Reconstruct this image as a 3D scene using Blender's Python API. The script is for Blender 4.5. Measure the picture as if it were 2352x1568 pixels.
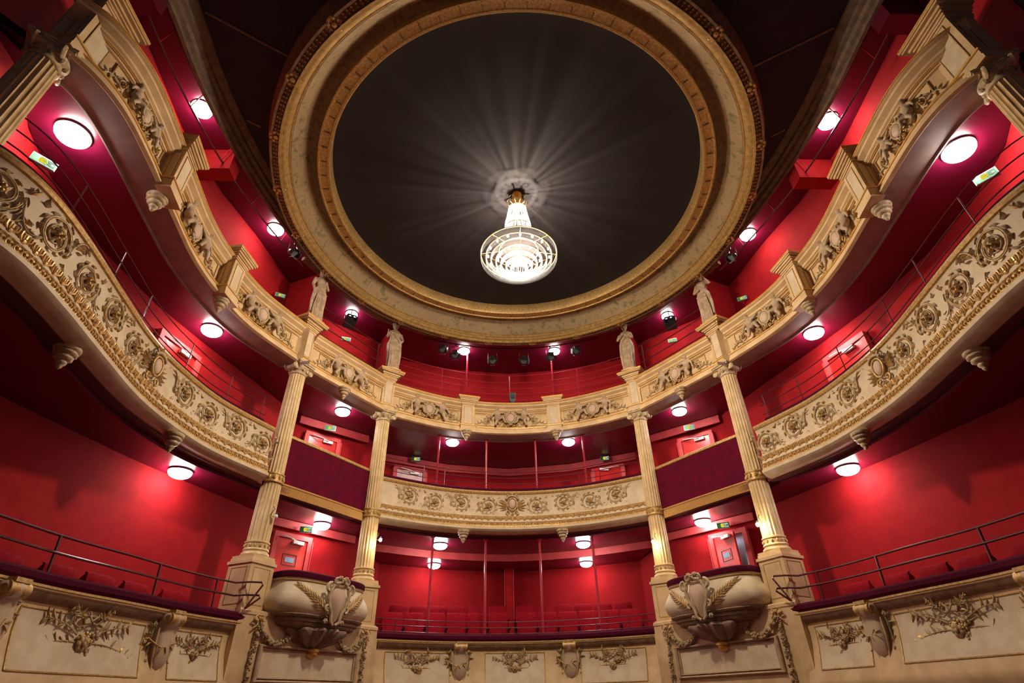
import bpy, math, random
import numpy as np
from mathutils import Vector, Matrix, Euler
random.seed(7)
PI = math.pi
sc = bpy.context.scene
for o in list(bpy.data.objects): bpy.data.objects.remove(o)
COL = sc.collection
ZO = 1.6            # stalls floor is z=0; heights below are written from the eye (1.6 m) and lifted by ZO at the end

# ------------------------------------------------------------------ camera, world, exposure
TH, YAW, ROLL, FPX = math.radians(34.2), math.radians(2.528), math.radians(1.206), 1240.0
cy_, sy_, ct, st = math.cos(YAW), math.sin(YAW), math.cos(TH), math.sin(TH)
fwd = Vector((ct*sy_, ct*cy_, st)); r0 = Vector((cy_, -sy_, 0)); u0 = Vector((-st*sy_, -st*cy_, ct))
cr_, sr_ = math.cos(ROLL), math.sin(ROLL)
rv = cr_*r0 - sr_*u0; uv = sr_*r0 + cr_*u0
cd = bpy.data.cameras.new('camera'); cam = bpy.data.objects.new('camera', cd); COL.objects.link(cam)
cd.sensor_width = 36; cd.lens = FPX/2352*36; cd.clip_start = .05; cd.clip_end = 200
M = Matrix((rv, uv, -fwd)).transposed().to_4x4(); M.translation = Vector((-.53, 0, ZO)); cam.matrix_world = M
sc.camera = cam
w = bpy.data.worlds.new('world'); sc.world = w; w.use_nodes = True
w.node_tree.nodes['Background'].inputs[0].default_value = (.55, .42, .55, 1)
w.node_tree.nodes['Background'].inputs[1].default_value = .055
sc.view_settings.view_transform = 'Standard'; sc.view_settings.look = 'None'
sc.view_settings.gamma = 1; sc.view_settings.use_curve_mapping = False
sc.view_settings.exposure = 0.0
DOME_E, CH_W, CH_UP, SCONCE_W, CRY_E = 72.0, 1450.0, 300.0, 14.0, 1.2

# ------------------------------------------------------------------ materials
def mat(name, col, rough=.6, metal=0.0, col2=None, scale=6.0, lo=.4, hi=.6, bump=0.0, bscale=60.0, spec=.5, detail=4.0):
    m = bpy.data.materials.new(name); m.use_nodes = True
    nt = m.node_tree; b = nt.nodes['Principled BSDF']
    b.inputs['Roughness'].default_value = rough; b.inputs['Metallic'].default_value = metal
    b.inputs['Specular IOR Level'].default_value = spec
    tc = nt.nodes.new('ShaderNodeTexCoord')
    if col2 is None: col2 = tuple(c*.8 for c in col)
    n = nt.nodes.new('ShaderNodeTexNoise'); n.inputs['Scale'].default_value = scale; n.inputs['Detail'].default_value = detail
    cr = nt.nodes.new('ShaderNodeValToRGB'); cr.color_ramp.elements[0].position = lo; cr.color_ramp.elements[1].position = hi
    cr.color_ramp.elements[0].color = (*col, 1); cr.color_ramp.elements[1].color = (*col2, 1)
    nt.links.new(tc.outputs['Object'], n.inputs['Vector']); nt.links.new(n.outputs['Fac'], cr.inputs['Fac'])
    nt.links.new(cr.outputs['Color'], b.inputs['Base Color'])
    if bump:
        n2 = nt.nodes.new('ShaderNodeTexNoise'); n2.inputs['Scale'].default_value = bscale; n2.inputs['Detail'].default_value = 3
        bp = nt.nodes.new('ShaderNodeBump'); bp.inputs['Strength'].default_value = bump; bp.inputs['Distance'].default_value = .01
        nt.links.new(tc.outputs['Object'], n2.inputs['Vector']); nt.links.new(n2.outputs['Fac'], bp.inputs['Height'])
        nt.links.new(bp.outputs['Normal'], b.inputs['Normal'])
    return m
def emit(name, col, s):
    m = bpy.data.materials.new(name); m.use_nodes = True; nt = m.node_tree
    for n in list(nt.nodes): nt.nodes.remove(n)
    e = nt.nodes.new('ShaderNodeEmission'); e.inputs[0].default_value = (*col, 1); e.inputs[1].default_value = s
    o = nt.nodes.new('ShaderNodeOutputMaterial'); nt.links.new(e.outputs[0], o.inputs[0]); return m
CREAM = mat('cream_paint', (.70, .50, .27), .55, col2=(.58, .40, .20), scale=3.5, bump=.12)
CREAM2 = mat('pale_panel_paint', (.68, .56, .38), .6, col2=(.60, .47, .30), scale=5, bump=.15)
STUCCO = mat('relief_stucco', (.40, .29, .16), .5, col2=(.60, .47, .28), scale=14, bump=.2)
OLDGOLD = mat('old_gilding', (.46, .28, .085), .42, .45, col2=(.62, .42, .17), scale=25, bump=.3, bscale=120)
GOLD = mat('bright_gilding', (.90, .55, .14), .35, .30, col2=(.75, .43, .10), scale=20)
GREENGOLD = mat('worn_green_gilding', (.30, .27, .12), .5, .25, col2=(.50, .35, .18), scale=12, bump=.2)
ROSE = mat('rose_cream_paint', (.60, .42, .32), .55, col2=(.55, .42, .27), scale=4, bump=.1)
PINKSTONE = mat('statue_stone', (.50, .38, .25), .6, col2=(.38, .26, .16), scale=9, bump=.2)
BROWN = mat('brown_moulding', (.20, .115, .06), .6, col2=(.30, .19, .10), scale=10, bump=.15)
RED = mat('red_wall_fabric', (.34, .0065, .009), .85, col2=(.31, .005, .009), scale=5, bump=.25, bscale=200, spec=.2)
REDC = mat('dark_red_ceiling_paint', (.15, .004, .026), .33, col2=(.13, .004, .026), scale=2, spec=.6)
REDP = mat('red_gloss_paint', (.60, .014, .010), .3, col2=(.48, .012, .018), scale=4)
SALMON = mat('salmon_red_beam_paint', (.60, .06, .06), .6, col2=(.52, .045, .05), scale=4)
VELVET = mat('crimson_velvet', (.075, .003, .016), .9, col2=(.055, .002, .014), scale=30, bump=.3, bscale=250, spec=.1)
SEAT = mat('seat_red_fabric', (.25, .004, .010), .9, col2=(.19, .003, .010), scale=20, bump=.2, bscale=200, spec=.1)
DRAPE = mat('dark_red_drape', (.13, .003, .018), .85, col2=(.10, .003, .02), scale=6, bump=.3, bscale=120, spec=.1)
CEIL = mat('midnight_ceiling_paint', (.027, .023, .026), .85, col2=(.022, .019, .026), scale=2.5, bump=.2, detail=6)
SPAN = mat('dark_ceiling_paint', (.035, .030, .045), .8, col2=(.026, .022, .036), scale=3)
STEEL = mat('dark_painted_steel', (.10, .012, .02), .35, col2=(.08, .01, .016), scale=10)
STEELR = mat('red_painted_steel', (.42, .03, .05), .28, col2=(.36, .02, .04), scale=10)
BLACK = mat('black_equipment', (.015, .015, .018), .4, col2=(.03, .03, .035), scale=20)
GREY = mat('grey_metal', (.35, .33, .33), .35, .6, col2=(.28, .27, .27), scale=20)
WHITE = mat('white_paint', (.78, .76, .72), .5, col2=(.70, .68, .64), scale=8)
BLUEW = mat('corridor_blue_light', (.62, .68, .90), .7, col2=(.38, .42, .58), scale=3)  # bluish corridor light put into the colour of the doorway panel
BLUEG = mat('blue_notice', (.20, .34, .50), .4, col2=(.16, .28, .42), scale=30)
SOFF = mat('soffit_shaded_cream', (.34, .235, .195), .6, col2=(.28, .19, .16), scale=4)  # cream soffit, its shade put into a darker base colour
STALL = mat('stalls_carpet', (.14, .03, .03), .95, col2=(.10, .02, .022), scale=20)
CABLE = mat('cable', (.05, .04, .045), .6)
DOME = emit('lit_opal_glass', (1, .93, .88), DOME_E)
BULB = emit('lit_bulb', (1, .86, .66), 60)
LED = emit('blue_white_led', (.45, .55, 1), 14)
SIGNG = mat('sign_green', (.01, .16, .045), .5); SIGNW = emit('sign_lit_pale', (.75, 1, .80), .55)
SIGNY = emit('sign_lit_amber', (1, .78, .02), .8)
BLUEL = emit('corridor_daylight_lamp', (.62, .72, 1), 4)
# painted band of the ceiling ring: faded fresco blotches
FRESCO = mat('faded_fresco', (.55, .42, .23), .6, col2=(.55, .42, .23), scale=3)
nt = FRESCO.node_tree; cr = [n for n in nt.nodes if n.type == 'VALTORGB'][0]; nz = [n for n in nt.nodes if n.type == 'TEX_NOISE'][0]
nz.inputs['Scale'].default_value = 5.5; nz.inputs['Detail'].default_value = 8; nz.inputs['Roughness'].default_value = .7
cr.color_ramp.elements[0].position = .30; cr.color_ramp.elements[0].color = (.10, .13, .03, 1)
cr.color_ramp.elements[1].position = .78; cr.color_ramp.elements[1].color = (.34, .09, .05, 1)
for p_, c_ in ((.40, (.20, .16, .07)), (.48, (.37, .26, .13)), (.60, (.33, .22, .11)), (.68, (.27, .17, .09))):
    e_ = cr.color_ramp.elements.new(p_); e_.color = (*c_, 1)
# crystal: scatters the lamps inside the chandelier
CRY = bpy.data.materials.new('crystal_strands'); CRY.use_nodes = True; nt = CRY.node_tree
for n in list(nt.nodes): nt.nodes.remove(n)
a1 = nt.nodes.new('ShaderNodeBsdfTranslucent'); a1.inputs[0].default_value = (.26, .27, .29, 1)
a2 = nt.nodes.new('ShaderNodeBsdfGlossy'); a2.inputs[0].default_value = (.5, .5, .5, 1); a2.inputs['Roughness'].default_value = .25
mx = nt.nodes.new('ShaderNodeMixShader'); mx.inputs[0].default_value = .3
a3 = nt.nodes.new('ShaderNodeBsdfDiffuse'); a3.inputs[0].default_value = (.26, .27, .29, 1)
mx2 = nt.nodes.new('ShaderNodeMixShader'); mx2.inputs[0].default_value = .4
o_ = nt.nodes.new('ShaderNodeOutputMaterial')
nt.links.new(a1.outputs[0], mx.inputs[1]); nt.links.new(a2.outputs[0], mx.inputs[2]); nt.links.new(mx.outputs[0], mx2.inputs[1])
tr_ = nt.nodes.new('ShaderNodeBsdfTransparent'); mx3 = nt.nodes.new('ShaderNodeMixShader'); mx3.inputs[0].default_value = .085
nt.links.new(a3.outputs[0], mx2.inputs[2]); nt.links.new(tr_.outputs[0], mx3.inputs[1]); nt.links.new(mx2.outputs[0], mx3.inputs[2]); nt.links.new(mx3.outputs[0], o_.inputs[0])
CRYC = CRY.copy(); CRYC.name = 'cone_crystal'; [n for n in CRYC.node_tree.nodes if n.type == 'MIX_SHADER' and n.inputs[0].default_value < .1][0].inputs[0].default_value = .42
MEM = emit('lit_crystal_bulb', (1, .93, .82), 22)

# ------------------------------------------------------------------ mesh helpers
class MB:
    def __init__(s): s.v = []; s.f = []; s.m = []; s.mi = 0
    def add(s, vs, fs, mi=None):
        b = len(s.v); s.v += [tuple(map(float, p)) for p in vs]
        s.f += [tuple(i+b for i in f) for f in fs]; s.m += [s.mi if mi is None else mi]*len(fs); return s
    def box(s, c, d, rz=0.0, R=None, mi=None, taper=1.0):
        x, y, z = d[0]/2, d[1]/2, d[2]/2
        P = [Vector((a*x*(taper if k < 0 else 1), b*y*(taper if k < 0 else 1), k*z)) for k in (-1, 1) for b in (-1, 1) for a in (-1, 1)]
        Rm = R if R is not None else Matrix.Rotation(rz, 3, 'Z')
        c = Vector(c)
        return s.add([Rm @ p + c for p in P], [(0, 2, 3, 1), (4, 5, 7, 6), (0, 1, 5, 4), (2, 6, 7, 3), (0, 4, 6, 2), (1, 3, 7, 5)], mi)
    def tube(s, pts, r, n=8, closed=False, mi=None, flat=1.0, up=None):
        pts = [Vector(p) for p in pts]; N = len(pts)
        if not hasattr(r, '__len__'): r = [r]*N
        vs = []; prev = None
        for i, p in enumerate(pts):
            if closed: t = pts[(i+1) % N]-pts[i-1]
            else: t = pts[min(i+1, N-1)]-pts[max(i-1, 0)]
            if t.length < 1e-9: t = Vector((0, 0, 1))
            t.normalize()
            if up is not None: a = Vector(up)
            elif prev is None: a = Vector((0, 0, 1)) if abs(t.z) < .9 else Vector((1, 0, 0))
            else: a = prev
            u = a - t*a.dot(t)
            if u.length < 1e-6: u = t.orthogonal()
            u.normalize(); prev = u; q = t.cross(u)
            for k in range(n):
                an = 2*PI*k/n; vs.append(p + u*(math.cos(an)*r[i]*flat) + q*(math.sin(an)*r[i]))
        fs = []
        for i in range(N if closed else N-1):
            j = (i+1) % N
            for k in range(n): fs.append((i*n+k, i*n+(k+1) % n, j*n+(k+1) % n, j*n+k))
        if not closed: fs += [tuple(range(n-1, -1, -1)), tuple((N-1)*n+k for k in range(n))]
        return s.add(vs, fs, mi)
    def lathe(s, prof, n=24, c=(0, 0, 0), mi=None, rad=None, R=None, a0=0.0, a1=2*PI, cap=True):
        full = abs(a1-a0-2*PI) < 1e-6; nn = n if full else n+1
        vs = []; c = Vector(c)
        for (r, z) in prof:
            for k in range(nn):
                a = a0+(a1-a0)*k/n; rr = r*(rad(a, z) if rad else 1)
                p = Vector((rr*math.cos(a), rr*math.sin(a), z)); vs.append((R @ p if R is not None else p)+c)
        fs = []
        for i in range(len(prof)-1):
            for k in range(n): fs.append((i*nn+k, i*nn+(k+1) % nn, (i+1)*nn+(k+1) % nn, (i+1)*nn+k))
        if full and cap:
            if prof[0][0] > 1e-6: fs.append(tuple(range(nn-1, -1, -1)))
            if prof[-1][0] > 1e-6: fs.append(tuple((len(prof)-1)*nn+k for k in range(nn)))
        return s.add(vs, fs, mi)
    def blob(s, c, r, R=None, n=8, mi=None):
        if not hasattr(r, '__len__'): r = (r, r, r)
        vs = []; c = Vector(c); m = max(4, n//2+1)
        for i in range(m+1):
            ph = PI*i/m
            for k in range(n):
                p = Vector((r[0]*math.sin(ph)*math.cos(2*PI*k/n), r[1]*math.sin(ph)*math.sin(2*PI*k/n), r[2]*math.cos(ph)))
                vs.append((R @ p if R is not None else p)+c)
        fs = [(i*n+k, (i+1)*n+k, (i+1)*n+(k+1) % n, i*n+(k+1) % n) for i in range(m) for k in range(n)]
        return s.add(vs, fs, mi)
    def leaf(s, p, ang, L, w, y=0.0, th=.02, curl=.3, mi=None):
        # pointed leaf in the local x-z plane (relief faces +y), ribbed down the middle
        n = 6; vs = []; x, z = p
        for i in range(n+1):
            t = i/n; a = ang+curl*t*t
            x1 = x+L*t*math.cos(ang+curl*t*.5); z1 = z+L*t*math.sin(ang+curl*t*.5)
            ww = w*math.sin(PI*min(1, .12+.88*t)**.8)*.5 if t < 1 else 0.002
            nx, nz = -math.sin(a), math.cos(a); h = th*(1-.4*t)
            vs += [(x1+nx*ww, y, z1+nz*ww), (x1, y+h, z1), (x1-nx*ww, y, z1-nz*ww)]
        fs = []
        for i in range(n):
            b = 3*i; fs += [(b, b+1, b+4, b+3), (b+1, b+2, b+5, b+4), (b+2, b, b+3, b+5)]
        fs += [(0, 2, 1)]
        return s.add(vs, fs, mi)
    def rose(s, c, r, y=0.0, th=.04, mi=None, pet=6):
        x, z = c
        for k in range(pet):
            a = 2*PI*k/pet
            s.blob((x+r*.55*math.cos(a), y+th*.45, z+r*.55*math.sin(a)), (r*.42, th*.6, r*.42), n=6, mi=mi)
        s.blob((x, y+th, z), (r*.32, th*.7, r*.32), n=6, mi=mi); return s
    def spiral(s, c, R0, turns, r0, r1, a0=0.0, sgn=1, y=0.0, n=26, mi=None, rin=.12, nseg=6):
        pts = []; rr = []
        for i in range(n+1):
            t = i/n; a = a0+sgn*turns*2*PI*t; R = R0*(1-t*(1-rin))
            pts.append((c[0]+R*math.cos(a), y+r0*.5, c[1]+R*math.sin(a))); rr.append(r0+(r1-r0)*t)
        return s.tube(pts, rr, nseg, mi=mi, up=(0, 1, 0))
    def ext(s, o, T=None, mi=None):
        b = len(s.v); s.v += [tuple(T @ Vector(p)) for p in o.v] if T is not None else list(o.v)
        s.f += [tuple(i+b for i in f) for f in o.f]; s.m += (o.m if mi is None else [mi]*len(o.f)); return s
    def mesh(s, name, mats, smooth=35):
        me = bpy.data.meshes.new(name); me.from_pydata(s.v, [], s.f)
        for m in mats: me.materials.append(m)
        me.polygons.foreach_set('material_index', s.m)
        if smooth:
            me.polygons.foreach_set('use_smooth', [True]*len(me.polygons))
            try: me.set_sharp_from_angle(angle=math.radians(smooth))
            except Exception: pass
        me.update(); return me
    def build(s, name, mats, parent=None, smooth=35):
        if not isinstance(mats, (list, tuple)): mats = [mats]
        return place(name, s.mesh(name, mats, smooth), parent)
def place(name, me, parent=None, T=None):
    """link a mesh whose coordinates (times T) are world coordinates; parent is an Empty or mesh at some world spot"""
    o = bpy.data.objects.new(name, me); COL.objects.link(o)
    W = T.copy() if T is not None else Matrix.Identity(4)
    o['W'] = 0
    if parent is not None:
        o.parent = parent; o.matrix_parent_inverse = wm(parent).inverted()
    o.matrix_basis = W; WM[o.name] = W; del o['W']
    return o
WM = {}
def wm(o): return WM.get(o.name, Matrix.Identity(4))
def thing(name, label, cat, loc=(0, 0, 0), rz=0.0, group=None, kind=None):
    o = bpy.data.objects.new(name, None); COL.objects.link(o); o.empty_display_size = .1
    o.matrix_basis = Matrix.Translation(loc) @ Matrix.Rotation(rz, 4, 'Z'); WM[o.name] = o.matrix_basis.copy()
    return tag(o, label, cat, group, kind)
def tag(o, label, cat, group=None, kind=None):
    o['label'] = label; o['category'] = cat
    if group: o['group'] = group
    if kind: o['kind'] = kind
    return o
def struct(o, label=None):
    o['kind'] = 'structure'
    if label: o['label'] = label
    return o
def dup(root, T, label, group=None):
    """copy a thing and its parts (and sub-parts) to the world matrix T"""
    r = root.copy(); COL.objects.link(r); r.matrix_basis = T; WM[r.name] = T.copy(); r['label'] = label
    if group: r['group'] = group
    def rec(src, dst):
        for ch in KIDS(src):
            c = ch.copy(); COL.objects.link(c); c.parent = dst
            c.matrix_parent_inverse = ch.matrix_parent_inverse.copy(); c.matrix_basis = ch.matrix_basis.copy(); rec(ch, c)
    rec(root, r); return r
def KIDS(o): return [c for c in bpy.data.objects if c.parent == o]
def remeshed(mb, name, mats, vox=.012, smooth=2):
    me = mb.mesh(name+'_src', mats, 0); o = bpy.data.objects.new('tmp', me); COL.objects.link(o)
    m = o.modifiers.new('r', 'REMESH'); m.mode = 'VOXEL'; m.voxel_size = vox; m.use_smooth_shade = True
    if smooth:
        k = o.modifiers.new('s', 'SMOOTH'); k.iterations = smooth; k.factor = .5
    dg = bpy.context.evaluated_depsgraph_get(); out = bpy.data.meshes.new_from_object(o.evaluated_get(dg))
    out.name = name; bpy.data.objects.remove(o); out.materials.clear()
    for q in mats: out.materials.append(q)
    return out

# ------------------------------------------------------------------ plan curves
class Curve:
    def __init__(s, pts, spline=True, step=.06):
        P = [Vector((p[0], p[1])) for p in pts]
        if spline and len(P) > 2:
            Q = [2*P[0]-P[1]]+P+[2*P[-1]-P[-2]]; out = []
            for i in range(1, len(Q)-2):
                a, b, c, d = Q[i-1], Q[i], Q[i+1], Q[i+2]; k = max(3, int((c-b).length/step))
                for j in range(k):
                    t = j/k
                    out.append(.5*((2*b)+(c-a)*t+(2*a-5*b+4*c-d)*t*t+(3*b-a-3*c+d)*t**3))
            out.append(P[-1]); P = out
        elif len(P) == 2:
            k = max(2, int((P[1]-P[0]).length/step)); P = [P[0].lerp(P[1], j/k) for j in range(k+1)]
        s.P = P; s.S = [0]
        for i in range(1, len(P)): s.S.append(s.S[-1]+(P[i]-P[i-1]).length)
        s.L = s.S[-1]
    def mirror(s):
        c = Curve.__new__(Curve); c.P = [Vector((-p.x, p.y)) for p in reversed(s.P)]; c.S = [0]
        for i in range(1, len(c.P)): c.S.append(c.S[-1]+(c.P[i]-c.P[i-1]).length)
        c.L = c.S[-1]; return c
    def at(s, t):
        t = max(0, min(s.L, t)); i = int(np.searchsorted(s.S, t, side='right'))-1; i = max(0, min(len(s.P)-2, i))
        d = s.P[i+1]-s.P[i]; L = d.length or 1e-9; q = s.P[i]+d*((t-s.S[i])/L)
        a = s.P[max(0, i-1)]; b = s.P[min(len(s.P)-1, i+2)]; T = (b-a).normalized()
        return q, T, Vector((-T.y, T.x))
    def pt(s, t, d, z):
        q, T, N = s.at(t); return Vector((q.x+N.x*d, q.y+N.y*d, z))
    def near(s, x, y):
        return min(range(len(s.P)), key=lambda i: (s.P[i].x-x)**2+(s.P[i].y-y)**2)
    def sn(s, x, y): return s.S[s.near(x, y)]
    def frame(s, t, d, z, tilt=0.0, sc_=1.0, flip=1):
        """matrix: local x along the front to the viewer's right, y out to the hall, z up"""
        q, T, N = s.at(t); X = Vector((T.x, T.y, 0))*(-1); Y = Vector((N.x, N.y, 0))
        Zv = Vector((0, 0, 1)); 
        if tilt: Y, Zv = (Y*math.cos(tilt)+Zv*math.sin(tilt)), (Zv*math.cos(tilt)-Y*math.sin(tilt))
        # viewed from the hall looking out, the right hand is -T for curves run right-near -> centre -> left-near
        Mx = Matrix((X*flip*sc_*-1, Y*sc_, Zv*sc_)).transposed().to_4x4(); Mx.translation = Vector((q.x+N.x*d, q.y+N.y*d, z)); return Mx
def sweep(mb, cv, prof, t0=0.0, t1=None, step=.08, mi=None, caps=True):
    t1 = cv.L if t1 is None else t1; n = max(1, int(math.ceil((t1-t0)/step))); k = len(prof); vs = []
    for i in range(n+1):
        t = t0+(t1-t0)*i/n; q, T, N = cv.at(t)
        for (d, z) in prof: vs.append((q.x+N.x*d, q.y+N.y*d, z))
    fs = [(i*k+j, (i+1)*k+j, (i+1)*k+j+1, i*k+j+1) for i in range(n) for j in range(k-1)]
    if caps: fs += [tuple(range(k)), tuple(n*k+j for j in range(k-1, -1, -1))]
    return mb.add(vs, fs, mi)

CS = Curve([(5.62, 3.3), (5.38, 3.6), (5.27, 4.1), (5.32, 4.8), (5.47, 5.8), (5.60, 6.8), (5.58, 7.7), (5.38, 8.8), (4.85, 9.98), (4.80, 10.08)])
CB = Curve([(4.66, 10.42), (4.0, 11.45), (3.36, 12.38)])
_c = [(3.22, 12.70), (2.4, 13.22), (1.65, 13.58), (.85, 13.80)]
CC = Curve(_c+[(0, 13.88)]+[(-x, y) for x, y in reversed(_c)])
CS1 = Curve([(5.85, 4.2), (5.80, 5.2), (5.70, 6.3), (5.58, 7.1), (5.34, 7.95), (5.06, 9.05), (4.66, 10.02)])
_w1 = [(7.5, 3.0), (7.3, 4.6), (7.05, 6.5), (6.5, 8.75), (5.95, 10.3), (5.35, 12.0), (3.8, 13.8), (3.62, 15.85), (1.9, 16.72)]
_w2 = [(6.0, 3.0), (6.08, 3.7), (6.5, 4.4), (6.78, 5.4), (6.85, 6.6), (6.72, 8.0), (6.35, 9.5), (5.9, 11.0), (5.45, 12.7), (3.9, 14.0), (3.75, 15.05), (1.9, 16.0)]
_w3 = [(6.0, 3.0), (6.25, 4.8), (6.42, 6.4), (6.3, 7.9), (6.0, 9.3), (5.8, 10.7), (5.4, 12.3), (3.95, 13.6), (3.75, 14.45), (1.9, 15.15)]
def full(w, yc): return w+[(0, yc)]+[(-x, y) for x, y in reversed(w)]
SIDE = {'right': 1, 'left': -1}
def sidecurve(c, side): return c if side == 'right' else c.mirror()
OC = {'right': (4.78, 10.32), 'left': (-4.78, 10.32)}; IC = {'right': (3.30, 12.60), 'left': (-3.30, 12.60)}
ISL = {'right': (5.62, 3.45), 'left': (-5.62, 3.45)}

# ------------------------------------------------------------------ the setting
def wallstrip(name, pts, z0, z1, m, th=.12):
    cv = Curve(pts, spline=False); mb = MB(); sweep(mb, cv, [(0, z0), (0, z1), (-th, z1), (-th, z0), (0, z0)], step=.25); return struct(mb.build(name, m))
def slab(name, inner, outer, z, th, m, ring_from=None):
    """flat gallery slab between the front curve and the back wall"""
    mb = MB(); n = 140; a = Curve(inner, False); b = Curve(outer, False); vs = []
    for i in range(n+1):
        p = a.at(a.L*i/n)[0]; q = b.at(b.L*i/n)[0]
        vs += [(p.x, p.y, z), (q.x, q.y, z), (p.x, p.y, z+th), (q.x, q.y, z+th)]
    fs = []
    for i in range(n):
        k = 4*i; fs += [(k, k+1, k+5, k+4), (k+2, k+6, k+7, k+3), (k, k+4, k+6, k+2), (k+1, k+3, k+7, k+5)]
    mb.add(vs, fs); return struct(mb.build(name, m, smooth=0))
def pl(c): return [(p.x, p.y) for p in c.P]
front2 = pl(CS)+[(4.7, 10.4)]+[(3.3, 12.6)]+pl(CC)+[(-3.3, 12.6), (-4.7, 10.4)]+pl(CS.mirror())
front1 = pl(CS1)+[(4.7, 10.4)]+[(3.3, 12.6)]+pl(CC)+[(-3.3, 12.6), (-4.7, 10.4)]+pl(CS1.mirror())
def inset(pts, d):
    c = Curve(pts, False); return [tuple(c.pt(c.L*i/160, -d, 0))[:2] for i in range(161)]
def match(inner, outer, keys_in, keys_out, n=24):
    """resample both lines so that the key points pair up"""
    def cut(pts, keys):
        c = Curve(pts, False); s = [0]+[c.sn(*k) for k in keys]+[c.L]; out = []
        for a, b in zip(s[:-1], s[1:]): out += [tuple(c.at(a+(b-a)*i/n)[0]) for i in range(n)]
        out.append(tuple(c.at(c.L)[0])); return out
    return cut(inner, keys_in), cut(outer, keys_out)
def slab2(name, inner, outer, ki, ko, z, th, m):
    a, b = match(inner, outer, ki, ko); mb = MB(); n = len(a); vs = []
    for p, q in zip(a, b): vs += [(p[0], p[1], z), (q[0], q[1], z), (p[0], p[1], z+th), (q[0], q[1], z+th)]
    fs = []
    for i in range(n-1):
        k = 4*i; fs += [(k, k+1, k+5, k+4), (k+2, k+6, k+7, k+3), (k, k+4, k+6, k+2), (k+1, k+3, k+7, k+5)]
    mb.add(vs, fs); return struct(mb.build(name, m, smooth=0))
KI = [(4.7, 10.4), (3.3, 12.6), (0, 13.88), (-3.3, 12.6), (-4.7, 10.4)]
def KO(w, yc): 
    r = {1: (5.9, 10.6), 2: (5.9, 11.0), 3: (5.8, 10.7)}
    return r
W1, W2, W3 = full(_w1, 17.05), full(_w2, 16.4), full(_w3, 15.45)
mb = MB(); mb.box((0, 8.5, -1.7), (20, 20, .2)); struct(mb.build('floor', STALL))
k1 = [(5.95, 10.3), (3.8, 13.8), (0, 17.05), (-3.8, 13.8), (-5.95, 10.3)]
k2 = [(5.9, 11.0), (3.9, 14.0), (0, 16.4), (-3.9, 14.0), (-5.9, 11.0)]
k3 = [(5.8, 10.7), (3.95, 13.6), (0, 15.45), (-3.95, 13.6), (-5.8, 10.7)]
slab2('floor', inset(front1, .10), W1, KI, k1, .30, .14, STALL)
slab2('floor', inset(front2, .10), W2, KI, k2, 3.60, .12, STALL)
slab2('floor', inset(front2, .14), W3, KI, k3, 6.32, .12, STALL)
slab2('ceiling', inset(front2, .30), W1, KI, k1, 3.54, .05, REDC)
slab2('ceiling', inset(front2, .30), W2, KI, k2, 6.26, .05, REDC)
wallstrip('wall_gallery', W1, .40, 3.54, RED); wallstrip('wall_gallery', W2, 3.66, 6.28, RED); wallstrip('wall_gallery', W3, 6.40, 9.2, RED)
# lower stalls wall under the first tier
wallstrip('wall_stalls', inset(front1, .9), -1.6, .32, RED)
# dropped beam and lower ceiling at the back of the lowest centre gallery
cb = Curve([(3.60, 14.35), (1.9, 15.3), (0, 15.72), (-1.9, 15.3), (-3.60, 14.35)])
mb = MB(); sweep(mb, cb, [(0, 3.36), (0, 3.54), (-.05, 3.54), (-.05, 3.36), (0, 3.36)]); b_ = struct(mb.build('trim_1', SALMON))
mb = MB(); a_ = [tuple(cb.pt(cb.L*i/30, -.02, 0))[:2] for i in range(31)]; wv = Curve([(3.62, 15.85), (1.9, 16.72), (0, 17.05), (-1.9, 16.72), (-3.62, 15.85)], False)
vs = []; 
for i in range(31): q = wv.at(wv.L*i/30)[0]; vs += [(a_[i][0], a_[i][1], 3.36), (q.x, q.y, 3.36), (a_[i][0], a_[i][1], 3.40), (q.x, q.y, 3.40)]
fs = []
for i in range(30): k = 4*i; fs += [(k, k+1, k+5, k+4), (k+2, k+6, k+7, k+3)]
mb.add(vs, fs); struct(mb.build('ceiling', REDC, smooth=0))
# pinkish strip at the head of the tier-two back wall
cv = Curve([(3.72, 15.0), (1.88, 15.94), (0, 16.34), (-1.88, 15.94), (-3.72, 15.0)], False)
mb = MB(); sweep(mb, cv, [(0, 6.02), (0, 6.25), (-.05, 6.25), (-.05, 6.02), (0, 6.02)]); struct(mb.build('trim_2', SALMON))
# strips over the box doors
for n_, (s_, sx) in enumerate((('left', -1), ('right', 1))):
    for z0, z1, p0, p1 in ((3.36, 3.53, (5.30, 11.95), (3.86, 13.66)), (6.05, 6.25, (5.40, 12.6), (3.92, 13.86))):
        cv = Curve([(sx*p0[0], p0[1]), (sx*p1[0], p1[1])], False)
        if sx < 0: cv = Curve([(sx*p1[0], p1[1]), (sx*p0[0], p0[1])], False)
        mb = MB(); sweep(mb, cv, [(.0, z0), (.05, z0), (.05, z1), (0, z1), (0, z0)]); struct(mb.build('trim_3', SALMON))
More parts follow.
